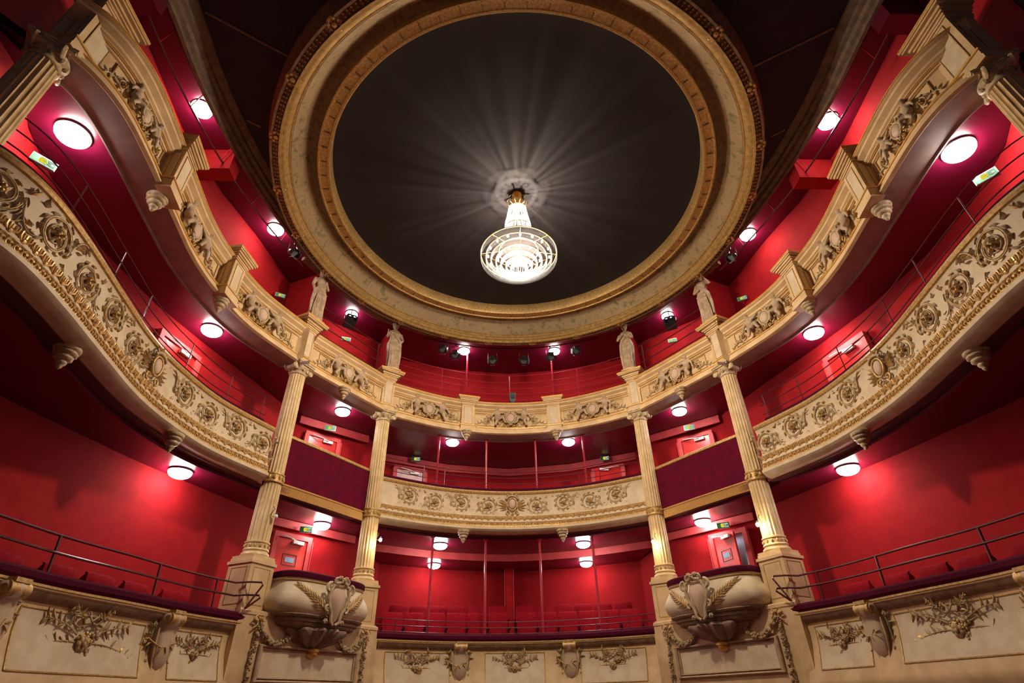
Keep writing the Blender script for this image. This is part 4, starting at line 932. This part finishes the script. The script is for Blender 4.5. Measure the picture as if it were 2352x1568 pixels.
# bare bulbs clipped to the columns
def sconce(x, y, z, dx, label, lit=True):
    t = thing('clip_lamp', label, 'lamp', (x, y, z), group='bare bulbs clipped to the columns' if lit else None)
    mb = MB(); mb.tube([(x-dx*.10, y+.02, z+.16), (x-dx*.05, y-.02, z+.10), (x-dx*.10, y-.03, z-.02), (x-dx*.04, y-.02, z-.05), (x, y-.02, z)], .007, 6); mb.lathe([(0, .03), (.02, .03), (.024, -.0), (.018, -.02), (0, -.02)], 12, (x, y-.02, z)); mb.build('wire_and_socket', CABLE, t)
    mb = MB(); mb.blob((x, y-.02, z-.04), (.034, .034, .040), n=14); mb.build('bulb', BULB if lit else WHITE, t)
    if lit:
        l = bpy.data.lights.new('clip_lamp_light', 'POINT'); l.energy = SCONCE_W; l.color = (1, .82, .58); l.shadow_soft_size = .03
        o = bpy.data.objects.new('clip_lamp_light', l); COL.objects.link(o); o.location = (x, y-.06, z-.07); o['keep'] = 1
sconce(-2.98, 12.42, 3.17, 1, 'glaring bare bulb on the inner left column, facing the centre')
sconce(3.07, 12.38, 3.06, -1, 'glaring bare bulb on the inner right column, facing the centre')
sconce(4.47, 10.2, 2.82, -1, 'glaring bare bulb on the outer right column beside the open door')
sconce(-4.52, 10.24, 3.06, 1, 'unlit wire hook with bulb on the outer left column', lit=False)

# ------------------------------------------------------------------ chandelier
cx_, cyy = 0.0, 8.05
ch = thing('chandelier', 'large lit crystal basket chandelier hanging from the dark round ceiling', 'chandelier', (cx_, cyy, 7.2))
mb = MB(); mb.lathe([(0, 9.42), (.10, 9.42), (.11, 9.38), (.04, 9.36), (.03, 9.32), (.07, 9.30), (.115, 9.24), (.12, 9.18), (.10, 9.12), (.05, 9.08), (.05, 9.05), (.10, 9.03), (.11, 8.98), (.09, 8.95), (0, 8.95)], 24, (cx_, cyy, 0))
mb.build('gilt_crown', GOLD, ch)
mb = MB()
for k in range(10):
    a = 2*PI*k/10; d = Vector((math.cos(a), math.sin(a), 0)); c = Vector((cx_, cyy, 0))
    mb.tube([c+d*.10+Vector((0, 0, 9.02)), c+d*.19+Vector((0, 0, 9.06)), c+d*.22+Vector((0, 0, 9.18)), c+d*.17+Vector((0, 0, 9.28)), c+d*.11+Vector((0, 0, 9.34))], [.008, .007, .007, .006, .004], 5)
    mb.blob(c+d*.16+Vector((0, 0, 8.98)), (.012, .012, .02), n=6)
mb.build('wire_arms', GREENGOLD, ch)
RJ = random.Random(3)
def strands(name, r0, z0, r1, z1, n, w_=.006, ph=0.0):
    mb = MB(); c = Vector((cx_, cyy, 0))
    for k in range(n):
        a = 2*PI*(k+ph+(RJ.uniform(-.55, .55) if 'cone' in name else 0))/n; d = Vector((math.cos(a), math.sin(a), 0)); p, q = c+d*r0+Vector((0, 0, z0)), c+d*r1+Vector((0, 0, z1)); pts = []; rr = []
        m = 6
        for i in range(m+1): pts.append(p.lerp(q, i/m)); rr.append(w_*(.45 if i % 2 else 1))
        mb.tube(pts, rr, 4)
    return mb.build(name, CRYC if 'cone' in name else CRY, ch, smooth=0)
strands('cone_strands', .185, 8.93, .40, 7.68, 84, .0075)
mb = MB(); c = Vector((cx_, cyy, 0))
def hoop(r, z, th): mb.tube([c+Vector((r*math.cos(2*PI*k/48), r*math.sin(2*PI*k/48), z)) for k in range(48)], th, 6, True)
for r, z in ((.19, 8.93), (.295, 8.30), (.40, 7.68), (.765, 7.62), (.66, 7.56), (.56, 7.50), (.46, 7.44), (.36, 7.38), (.26, 7.32), (.17, 7.26)): hoop(r, z, .0065)
for k in range(8):
    a = PI*k/4; d = Vector((math.cos(a), math.sin(a), 0)); mb.tube([c+d*.77+Vector((0, 0, 7.62)), c+d*.17+Vector((0, 0, 7.26))], .0035, 5); mb.tube([c+d*.42+Vector((0, 0, 7.68)), c+d*.765+Vector((0, 0, 7.62))], .0035, 5)
mb.tube([c+Vector((0, 0, 9.0)), c+Vector((0, 0, 7.5))], .012, 8)
mb.build('hoops', GOLD, ch)
mb = MB(); mb.lathe([(.02, 7.70), (.40, 7.70), (.74, 7.64), (.745, 7.66), (.40, 7.72), (.02, 7.72)], 48, c, cap=False); mb.build('light_stop_plate', mat('light_stop_black', (.004, .003, .003), 1.0, spec=0.0), ch)  # plate added to stop upward light, near-black so its underside stays dark
tiers = [(.775, 7.62, .15), (.67, 7.56, .15), (.57, 7.50, .14), (.47, 7.44, .14), (.37, 7.38, .13), (.27, 7.32, .13), (.175, 7.26, .12)]
for i, (r, z, h) in enumerate(tiers): strands('strand_tier', r, z, r-.012, z-h, int(2*PI*r/.020), .0085, i*.3)
mb = MB()
for k in range(60):
    u = -.15+.3*(k % 8)/7; v = -.15+.3*(k//8)/7
    if math.hypot(u, v) < .165: mb.blob((cx_+u, cyy+v, 7.14+.2*(u*u+v*v)), (.012, .012, .014), n=6)
mb.blob((cx_, cyy, 7.11), (.02, .02, .03), n=8); mb.build('bottom_net', CRY, ch)
bb_ = MB().blob((0, 0, 0), (.022, .022, .035), n=8).mesh('bulb', [MEM])
for r, n, z in ((.62, 16, 7.55), (.42, 12, 7.45), (.22, 8, 7.33)):
    for k in range(n): a = 2*PI*k/n; place('bulb', bb_, ch, Matrix.Translation((cx_+r*math.cos(a), cyy+r*math.sin(a), z)))
for nm, e, z, rs, ox, oy in [('chandelier_light', CH_W, 7.37, .24, 0, 0)]+[('chandelier_uplight', CH_UP/3, 8.72, .012, .07*math.cos(q_), .07*math.sin(q_)) for q_ in (.3, 2.4, 4.5)]:
    l = bpy.data.lights.new(nm, 'POINT'); l.energy = e; l.color = (1, .84, .64); l.shadow_soft_size = rs
    o = bpy.data.objects.new(nm, l); COL.objects.link(o); o.location = (cx_+ox, cyy+oy, z)

# ------------------------------------------------------------------ exit signs
def sign_meshes():
    a = MB().box((0, 0, 0), (.30, .05, .15)); b = MB().box((0, .027, 0), (.28, .006, .13))
    c = MB()      # running figure, door and arrow in green
    c.box((.085, .031, 0), (.085, .004, .11)); c.blob((-.02, .031, .035), (.011, .003, .011), n=8)
    for p in ([(-.025, .02), (-.04, -.012)], [(-.04, -.012), (-.015, -.03), (-.03, -.055)], [(-.04, -.012), (-.065, -.03), (-.09, -.03)], [(-.028, .018), (-.005, .0), (.012, .008)], [(-.03, .018), (-.055, .015), (-.065, -.005)]):
        c.tube([(x, .031, z) for x, z in p], .006, 5)
    for (x, z, w_, h) in ((0, .059, .28, .014), (0, -.059, .28, .014), (-.133, 0, .016, .13), (.130, 0, .022, .13), (-.100, 0, .035, .035)): c.box((x, .031, z), (w_, .003, h))
    d = MB().box((.01, .033, .0), (.095, .003, .07))
    return [('sign_case', a.mesh('sign_case', [GREY])), ('lit_face', b.mesh('lit_face', [SIGNW])), ('pictogram', c.mesh('pictogram', [SIGNG])), ('amber_lamp', d.mesh('amber_lamp', [SIGNY]))]
SM = sign_meshes()
def exit_sign(x, y, z, label, face=None, k=1.0):
    fx, fy = face if face else (-.53-x, 0-y); a = math.atan2(fy, fx)-PI/2
    t = thing('exit_sign', label, 'exit sign', (x, y, z), a, 'lit exit signs'); T = wm(t) @ Matrix.Scale(k*.9, 4)
    for n, me in SM: place(n, me, t, T)
exit_sign(-2.78, 15.28, 6.16, 'green exit sign over the pale left door of the central second tier')
exit_sign(2.86, 15.28, 6.16, 'green exit sign over the open right door of the central second tier')
exit_sign(-4.68, 12.86, 6.03, 'green exit sign over the door in the left second tier box')
exit_sign(4.66, 12.86, 6.03, 'green exit sign over the door in the right second tier box')
exit_sign(-4.66, 12.44, 3.37, 'green exit sign over the closed red door, lowest left box')
exit_sign(4.74, 12.36, 3.36, 'green exit sign over the open door, lowest right box')
exit_sign(-4.62, 12.6, 8.62, 'exit sign seen through the rails between the left statues', k=.9)
exit_sign(4.62, 12.6, 8.62, 'exit sign seen through the rails between the right statues', k=.9)
exit_sign(-5.66, 10.35, 8.36, 'amber lit exit sign on the left top gallery wall', k=.85)
exit_sign(5.70, 10.35, 8.36, 'amber lit exit sign on the right top gallery wall', k=.85)
exit_sign(-6.20, 4.55, 5.80, 'exit sign at the left edge under the top tier', k=1.0)
exit_sign(6.10, 4.55, 5.80, 'exit sign at the right edge under the top tier', k=1.0)

# ------------------------------------------------------------------ doors
DN = [0]
def door(x, y, z0, h, wd, face, label, leaf=REDP, open_=False, notice=False, corridor=False, hinge=1):
    DN[0] += 1; a = math.atan2(face[1], face[0])-PI/2
    t = thing('door_%d' % DN[0], label, 'door', (x, y, z0), a, kind='structure'); T = wm(t)
    fr = MB()
    for (dx, dz_, w_, hh) in ((-wd/2-.05, h/2, .10, h), (wd/2+.05, h/2, .10, h), (0, h+.05, wd+.2, .10)): fr.box((dx, .03, dz_), (w_, .10, hh))
    for (dx, w_) in ((-wd/2-.11, .02), (wd/2+.11, .02)): fr.box((dx, .05, h/2), (w_, .12, h))
    place('door_frame', fr.mesh('door_frame', [SALMON]), t, T)
    if corridor:
        c = MB(); c.box((0, .006, h/2), (wd, .01, h)); place('corridor_view', c.mesh('corridor_view', [BLUEW]), t, T)
    ang = (-.42*hinge if open_ else 0); Tl = T @ Matrix.Translation((hinge*wd/2, .03, 0)) @ Matrix.Rotation(ang if open_ else 0, 4, 'Z') @ Matrix.Translation((-hinge*wd/2, 0, 0))
    lf = MB(); lf.box((0, .0, h/2), (wd-.02, .045, h-.02)); o = place('door_leaf', lf.mesh('door_leaf', [leaf]), t, Tl)
    fr2 = MB()
    for (dx, dz_, w_, hh) in ((0, h*.84+.11, wd*.45, .012), (0, h*.84-.11, wd*.45, .012), (-wd*.225, h*.84, .012, .22), (wd*.225, h*.84, .012, .22)): fr2.box((dx, .027, dz_), (w_, .012, hh))
    if notice: place('leaf_panel', fr2.mesh('leaf_panel', [STEEL]), o, Tl); n = MB(); n.box((0, .030, h*.84), (wd*.30, .008, .10)); place('blue_notice', n.mesh('blue_notice', [BLUEG]), o, Tl)
    cl = MB(); cl.box((-.12*hinge, .06, h-.07), (.26, .06, .07)); cl.tube([(-.12*hinge, .11, h-.06), (.12*hinge, .16, h-.03)], .012, 6); cl.tube([(.12*hinge, .16, h-.03), (.30*hinge, .09, h+.02)], .012, 6)
    place('door_closer', cl.mesh('door_closer', [WHITE]), o, Tl)
    hd = MB(); hd.tube([(-hinge*wd*.40, .03, 1.0), (-hinge*wd*.40, .08, 1.0), (-hinge*wd*.28, .08, 1.0)], .011, 6); place('handle', hd.mesh('handle', [GREY]), o, Tl)
def wallface(sx, p0, p1): 
    d = (p1[0]-p0[0], p1[1]-p0[1]); n = (-d[1], d[0]); l = math.hypot(*n); n = (n[0]/l, n[1]/l)
    if n[1] > 0: n = (-n[0], -n[1])
    return (n[0]*sx, n[1])
f1 = wallface(1, (5.35, 12.0), (3.8, 13.8)); f2 = wallface(1, (5.45, 12.7), (3.9, 14.0)); f3 = wallface(1, (3.75, 15.05), (1.9, 16.0))
door(-4.92, 12.42, .44, 2.72, .72, (-f1[0], f1[1]), 'closed red door with blue notice in the lowest left box', notice=True)
door(4.86, 12.48, .44, 2.72, .72, f1, 'red door standing ajar in the lowest right box', notice=True, open_=True, corridor=True, hinge=1)
door(-4.90, 13.08, 3.72, 2.10, .75, (-f2[0], f2[1]), 'red door with closer in the left second tier box')
door(4.86, 13.1, 3.72, 2.10, .75, f2, 'red door with closer in the right second tier box')
door(-2.95, 15.40, 3.72, 2.12, .80, (-f3[0], f3[1]), 'pale pink lit door at the left of the central second tier', leaf=mat('pale_door_paint', (.66, .42, .42), .5))
door(2.95, 15.40, 3.72, 2.12, .80, f3, 'open door showing a pale blue corridor, central second tier', open_=True, corridor=True, hinge=-1)
for s_ in ('left', 'right'):
    sx = SIDE[s_]; f = wallface(sx, (6.72, 8.0), (6.35, 9.5)); f = (-sx*abs(f[0]), f[1]) 
    door(sx*6.50, 8.75, 3.72, 2.05, .85, f, 'bright red door in the %s second tier side gallery' % s_)
# red pilaster with bright edges in the middle of the lowest gallery
t = thing('door_post', 'glossy red post in the middle of the lowest central back wall', 'post', (-.12, 16.8, .44))
mb = MB(); mb.box((-.02, 16.80, 1.90), (.20, .30, 2.92)); mb.build('post', REDP, t)
mb = MB(); mb.box((-.15, 16.62, 1.90), (.02, .03, 2.9)); mb.box((.10, 16.62, 1.9), (.02, .03, 2.9)); mb.build('edge_strips', SALMON, t)

# ------------------------------------------------------------------ slim red posts
for (xx, z0, z1, tier) in [(x, .44, 3.54, 'lowest') for x in (-1.97, -.68, .68, 1.97)]+[(x, 3.72, 6.26, 'second') for x in (-1.97, -.68, .68, 1.97)]+[(x, 6.44, 9.2, 'top') for x in (-1.30, 1.30)]:
    yy = (13.9-(xx*xx)*.095)+(.25 if tier != 'top' else .45)
    t = thing('gallery_post', '%s slim red steel post in the %s central gallery' % ({-1.97: 'leftmost', -.68: 'second from left', .68: 'third from left', 1.97: 'rightmost', -1.3: 'left', 1.3: 'right'}[xx], tier), 'post', (xx, yy, z0), group='slim red posts of the %s gallery' % tier)
    MB().tube([(xx, yy, z0), (xx, yy, z1)], .028, 10).build('pole', STEELR if tier != 'lowest' else STEELR, t)
    MB().lathe([(.06, z1), (.06, z1-.02), (.03, z1-.03)], 12, (xx, yy, 0)).build('collar', STEELR, t)

# ------------------------------------------------------------------ rails
def rail(cv, d, zs, posts, label, r=.014, m=STEEL, lo=0.0, hi=None, z0=1.25, slant=0.0, endloop=None, dd=None):
    hi = cv.L if hi is None else hi; q = cv.at((lo+hi)/2)[0]; t = thing('guard_rail', label, 'railing', (q.x, q.y, z0))
    n = max(4, int((hi-lo)/.15))
    for i, z in enumerate(zs):
        dz_ = d-(slant*i); pts = [cv.pt(lo+(hi-lo)*k/n, d+slant*i, z) for k in range(n+1)]
        if endloop is not None:
            e = hi if endloop > 0 else lo; P = [cv.pt(e, .10, z-.10)+Vector((0, 0, 0)), cv.pt(e, .02, z-.30)]
            Tn = cv.at(e)[1]*(1 if endloop > 0 else -1); Tv = Vector((Tn.x, Tn.y, 0))
            P = [cv.pt(e, .10, z)+Tv*.06, cv.pt(e, .24, z)+Tv*.18, cv.pt(e, .27, z-.04)+Tv*.19, cv.pt(e, .16, 1.42)+Tv*.02]
            pts = pts+P if endloop > 0 else P[::-1]+pts
        MB().tube(pts, r, 7).build('rail_bar', m, t)
    for s in posts: MB().tube([cv.pt(s, d+slant*(len(zs)-1)*1.3, z0), cv.pt(s, d, zs[0])], r*1.1, 7).build('rail_post', m, t)
    return t
for s_ in ('left', 'right'):
    cv = sidecurve(CS1, s_); sx = SIDE[s_]; ps = [cv.sn(sx*x, y) for x, y in ((5.75, 5.6), (5.62, 6.9), (5.20, 8.5), (4.85, 9.6))]
    rail(cv, -.16, [1.84, 1.64], ps, 'dark two-bar guard rail along the %s lowest balcony' % s_, lo=0 if sx > 0 else .12, hi=cv.L-.12 if sx > 0 else cv.L, z0=1.33, slant=.03, endloop=1 if sx > 0 else -1, r=.016)
    cv = sidecurve(CS, s_); ps = [cv.sn(sx*x, y) for x, y in ((5.3, 4.5), (5.45, 5.7), (5.6, 6.6), (5.55, 7.9), (5.3, 9.0), (5.0, 9.7))]
    rail(cv, -.14, [5.32, 5.12, 4.92], ps, 'thin three-bar guard rail above the %s second tier front' % s_, z0=4.72, r=.009, lo=.3 if sx < 0 else 0, hi=cv.L-.3 if sx > 0 else cv.L)
    ps = [cv.sn(sx*x, y) for x, y in ((5.35, 4.9), (5.58, 6.8), (5.4, 8.7), (5.2, 9.4))]
    rail(cv, -.10, [7.42], ps, 'single low bar along the %s top tier rim' % s_, z0=7.18, r=.012)
    cv = sidecurve(CB, s_)
    rail(cv, -.22, [8.32, 8.06, 7.80, 7.54], [.15, cv.L-.15], 'four-bar guard rail between the %s statues' % s_, z0=7.15, r=.014)
m_ = CC.L/2
rail(CC, -.12, [1.66, 1.54, 1.42], [m_-2.6, m_-1.85, m_, m_+1.95, m_+2.7], 'thin dark guard rail along the lowest central balcony', z0=1.3, r=.010)
rail(CC, -.14, [5.26, 5.10, 4.94], [m_-2.3, m_-1.75, m_+1.75, m_+2.3], 'thin dark guard rail above the central second tier front', z0=4.72, r=.009)
rail(CC, -.42, [8.45, 8.20, 8.0, 7.8, 7.6], [m_-1.9, m_, m_+1.9], 'tall multi-bar red guard rail above the central top tier', z0=6.44, r=.011, m=STEELR)

# ------------------------------------------------------------------ seats
def seat_thing(label, grp):
    t = thing('theatre_seat', label, 'seat', (0, 0, 0), group=grp)
    mb = MB(); n = 8; vs = []
    for z, yb in ((.38, .0), (.62, .04), (.90, .10), (.97, .12), (.99, .15)):
        for k in range(n+1):
            x = -.245+.49*k/n; b = .03*(1-(2*x/.49)**4); vs.append((x*(1 if z < .95 else .93), yb-.05-b, z))
    fs = [(i*(n+1)+k, i*(n+1)+k+1, (i+1)*(n+1)+k+1, (i+1)*(n+1)+k) for i in range(4) for k in range(n)]
    b2 = len(vs); vs += [(x, y+.11 if z < .95 else y+.04, z) for x, y, z in vs]
    fs += [tuple(b2+q for q in f[::-1]) for f in fs]
    N1 = n+1
    for i in range(4): fs += [(i*N1, (i+1)*N1, b2+(i+1)*N1, b2+i*N1), (i*N1+n, b2+i*N1+n, b2+(i+1)*N1+n, (i+1)*N1+n)]
    for k in range(n): fs += [(4*N1+k, 4*N1+k+1, b2+4*N1+k+1, b2+4*N1+k), (k, b2+k, b2+k+1, k+1)]
    mb.add(vs, fs); mb.build('seat_back', SEAT, t, smooth=50)
    mb = MB(); mb.box((0, -.22, .40), (.47, .44, .10)); mb.blob((0, -.23, .45), (.22, .2, .03), n=12); mb.build('seat_cushion', SEAT, t)
    for s in (-1, 1): mb = MB(); mb.box((s*.262, -.18, .60), (.04, .38, .04)); mb.box((s*.262, -.05, .30), (.03, .10, .60)); mb.build('armrest', VELVET, t)
    return t
# raked floor steps
def arcseat(r, phi): return (r*math.sin(phi), 3.4+r*math.cos(phi))
first = [None]
rows = [(12.55, 1.30, 'back', 16), (11.72, 1.02, 'front', 16)]
ordn = ['first', 'second', 'third', 'fourth', 'fifth', 'sixth']
for r, zf, rn, nseg in rows:
    for side, sg in (('left', -1), ('right', 1)):
        for k in range(6):
            phi = sg*(.36+.52*k)/r; x, y = arcseat(r, phi); T = Matrix.Translation((x, y, zf)) @ Matrix.Rotation(-phi, 4, 'Z')
            lab = 'red theatre seat, %s from the centre post in the %s row, %s block' % (ordn[k], rn, side)
            grp = 'red seats in the lowest central gallery'
            if first[0] is None:
                first[0] = seat_thing(lab, grp); first[0].matrix_basis = T; WM[first[0].name] = T
            else: dup(first[0], T, lab, grp)
def step(name, r0, r1, z0, z1, ph):
    cv_ = Curve([arcseat(r0, ph*(1-2*i/30)) for i in range(31)], False); mb = MB(); sweep(mb, cv_, [(0, z0), (0, z1), (-(r1-r0), z1), (-(r1-r0), z0), (0, z0)]); o = mb.build(name, STALL); struct(o)
step('floor', 11.95, 13.3, .43, 1.30, .265); step('floor', 11.12, 11.96, .43, 1.02, .275)
# low backs behind the side rails of the lowest tier
for s_ in ('left', 'right'):
    sx = SIDE[s_]; cv = sidecurve(CS1, s_); pos = []
    a, b = cv.sn(sx*5.75, 5.6), cv.sn(sx*4.95, 9.35); n = 7
    for k in range(n):
        s = a+(b-a)*k/(n-1); q, Tn, N = cv.at(s); p = cv.pt(s, -.62, .66); an = math.atan2(N.y, N.x)+PI/2
        dup(first[0], Matrix.Translation(p) @ Matrix.Rotation(an, 4, 'Z'), 'low red seat behind the %s lowest rail, %s from the stage end' % (s_, (ordn+['seventh'])[k]), 'red seats behind the side rails')

# ------------------------------------------------------------------ spotlights, pipes and cables of the top gallery
def pargroup():
    a = MB(); a.lathe([(.0, .16), (.06, .16), (.075, .10), (.085, 0), (.10, -.10), (.105, -.16), (.10, -.16), (.09, -.10)], 20); b = MB(); b.lathe([(0, -.12), (.088, -.12)], 20, cap=False)
    c = MB(); c.tube([(-.12, 0, 0), (-.12, 0, .18), (0, 0, .24), (.12, 0, .18), (.12, 0, 0)], .009, 6); c.tube([(0, 0, .24), (0, 0, .30)], .02, 8)
    d = MB()
    for k in range(4): an = k*PI/2; d.box((.12*math.cos(an), .12*math.sin(an), -.20), (.012, .13, .10), R=(Matrix.Rotation(an, 3, 'Z') @ Matrix.Rotation(.35, 3, 'Y')))
    return [('lamp_can', a.mesh('lamp_can', [BLACK])), ('lens', b.mesh('lens', [mat('dark_lens', (.16, .17, .18), .15)])), ('yoke', c.mesh('yoke', [BLACK])), ('barn_doors', d.mesh('barn_doors', [BLACK]))]
PG = pargroup()
def par(x, y, z, tilt, yaw, label, grp='theatre spotlights in the top gallery', k=1.0):
    t = thing('stage_spotlight', label, 'spotlight', (x, y, z), yaw, grp); T0 = wm(t) @ Matrix.Scale(k, 4)
    for n, me in PG: place(n, me, t, T0 if n == 'yoke' else T0 @ Matrix.Rotation(tilt, 4, 'X'))
for i, (px, zz) in enumerate(((-1.98, 9.0), (-1.62, 8.88), (-.52, 8.82), (.42, 8.82), (1.22, 8.88), (1.95, 8.97))):
    par(px, 13.75-px*px*.09, zz-.12, -.7, 0, '%s black spotlight from the left in the central top gallery row' % ['first', 'second', 'third', 'fourth', 'fifth', 'sixth'][i], k=1.1)
cv = Curve([(2.6, 13.2), (1.3, 13.62), (0, 13.78), (-1.3, 13.62), (-2.6, 13.2)]); t = thing('lighting_pipe', 'curved dark pipe carrying the central row of spotlights', 'pipe', (0, 13.8, 9.1))
MB().tube([cv.pt(cv.L*k/30, 0, 9.10) for k in range(31)], .022, 8).build('pipe', STEEL, t)
mb = MB()
for k in range(5): p = cv.pt(cv.L*(k+.5)/5, 0, 9.1); mb.tube([p, p+Vector((0, 0, .12))], .012, 6)
mb.build('hangers', STEEL, t)
for s_ in ('left', 'right'):
    sx = SIDE[s_]
    # twin LED lantern in the box
    x, y, z = sx*4.33, 11.75, 8.60; t = thing('led_spotlight', 'compact spotlight with two blue-white lights between the %s statues' % s_, 'spotlight', (x, y, z), sx*-.5)
    T = wm(t) @ Matrix.Rotation(-.5, 4, 'X'); mb = MB(); mb.box((0, 0, 0), (.28, .30, .20)); mb.box((0, -.17, 0), (.24, .06, .17)); place('housing', mb.mesh('housing', [BLACK]), t, T)
    mb = MB(); [mb.blob((e*.06, -.20, -.04), (.024, .012, .024), n=10) for e in (-1, 1)]; place('lit_lenses', mb.mesh('lit_lenses', [LED]), t, T)
    mb = MB(); mb.tube([(-.17, 0, 0), (-.17, 0, .18), (.17, 0, .18), (.17, 0, 0)], .012, 6); mb.tube([(0, 0, .18), (0, 0, .42)], .014, 6); place('yoke', mb.mesh('yoke', [BLACK]), t, wm(t))
    mb = MB(); [mb.box((e*.12, -.22, -.12), (.04, .05, .12)) for e in (-1, 1)]; mb.box((0, -.21, -.10), (.22, .02, .02)); place('barn_doors', mb.mesh('barn_doors', [BLACK]), t, T)
    par(sx*5.02, 9.05, 8.55, -.9, sx*-1.0, 'white-flapped spotlight hanging in the %s top gallery' % s_, k=.95)
    # long pipe along the side gallery with drop hangers
    t = thing('lighting_pipe', 'long thin dark pipe under the %s top gallery ceiling' % s_, 'pipe', (sx*5.5, 7, 8.8))
    P = [(5.75, 3.9), (5.82, 5.0), (5.80, 6.2), (5.66, 7.4), (5.40, 8.6), (5.05, 9.8)]; cv = Curve([(sx*a, b) for a, b in P])
    MB().tube([cv.pt(cv.L*k/40, 0, 8.80) for k in range(41)], .018, 8).build('pipe', STEEL, t); MB().tube([cv.pt(cv.L*k/40, .22*sx*-1*-1, 8.98) for k in range(41)], .010, 6).build('thin_pipe', STEEL, t)
    for k in range(5): p = cv.pt(cv.L*(k+.6)/5.4, 0, 8.8); MB().tube([p, p+Vector((-sx*.12, 0, .40))], .010, 6).build('hanger', STEELR, t)
    # cross bulkheads
    for yy, x0, x1 in ((7.0, 5.58, 6.4), (3.95, 5.50, 6.1)):
        mb = MB(); mb.box((sx*(x0+x1)/2, yy, 8.92), (x1-x0, .30, .56)); o = mb.build('trim_7', RED if yy > 5 else REDC); struct(o, 'cross beam in the %s top gallery' % s_)
    # partitions beside the statues in the top gallery
    for (a, b) in (((4.93, 10.55), (5.82, 10.95)), ((3.50, 12.95), (3.95, 13.75))):
        mb = MB(); d = Vector((b[0]-a[0], b[1]-a[1])); an = math.atan2(d.y, d.x*sx)
        mb.box((sx*(a[0]+b[0])/2, (a[1]+b[1])/2, 7.8), (d.length, .06, 2.8), rz=an); struct(mb.build('wall_partition', RED))
    # swags of cable between the statues
    t = thing('cable_swag', 'drooping dark cables strung between the %s statues' % s_, 'cable', (sx*4.0, 11.4, 9.0))
    for k, (sag, z) in enumerate(((.18, 9.12), (.30, 9.10), (.10, 9.05))):
        A, B = Vector((sx*4.7, 10.35, z)), Vector((sx*3.35, 12.5, z-.02)); m = 16
        MB().tube([A.lerp(B, i/m)-Vector((0, 0, sag*4*(i/m)*(1-i/m)*(1 if k else .7))) for i in range(m+1)], .007, 5).build('cable', mat('cable_grey_%s%d' % (s_, k), (.22, .13, .14), .5), t)
# small black speaker on the central rim
t = thing('loudspeaker', 'small black loudspeaker standing on the rim of the central top tier', 'loudspeaker', (.06, 13.84, 7.2))
MB().box((.06, 13.84, 7.43), (.20, .17, .26), taper=.78).build('cabinet', BLACK, t)
mb = MB(); mb.box((.06, 13.84, 7.25), (.13, .14, .10)); mb.box((.06, 13.84, 7.205), (.16, .16, .015)); mb.build('stand', BLACK, t)
mb = MB(); mb.lathe([(.0, 0), (.06, 0), (.065, .012), (.055, .012)], 20, (.06, 13.75, 7.44), R=Matrix.Rotation(PI/2, 3, 'X')); mb.build('driver', BLACK, t)

# ------------------------------------------------------------------ lift everything so that the stalls floor is z = 0
for o in bpy.data.objects:
    if o.parent is None and o.name != 'camera': o.location.z += ZO
for o in bpy.data.objects:
    if 'keep' in o: del o['keep']
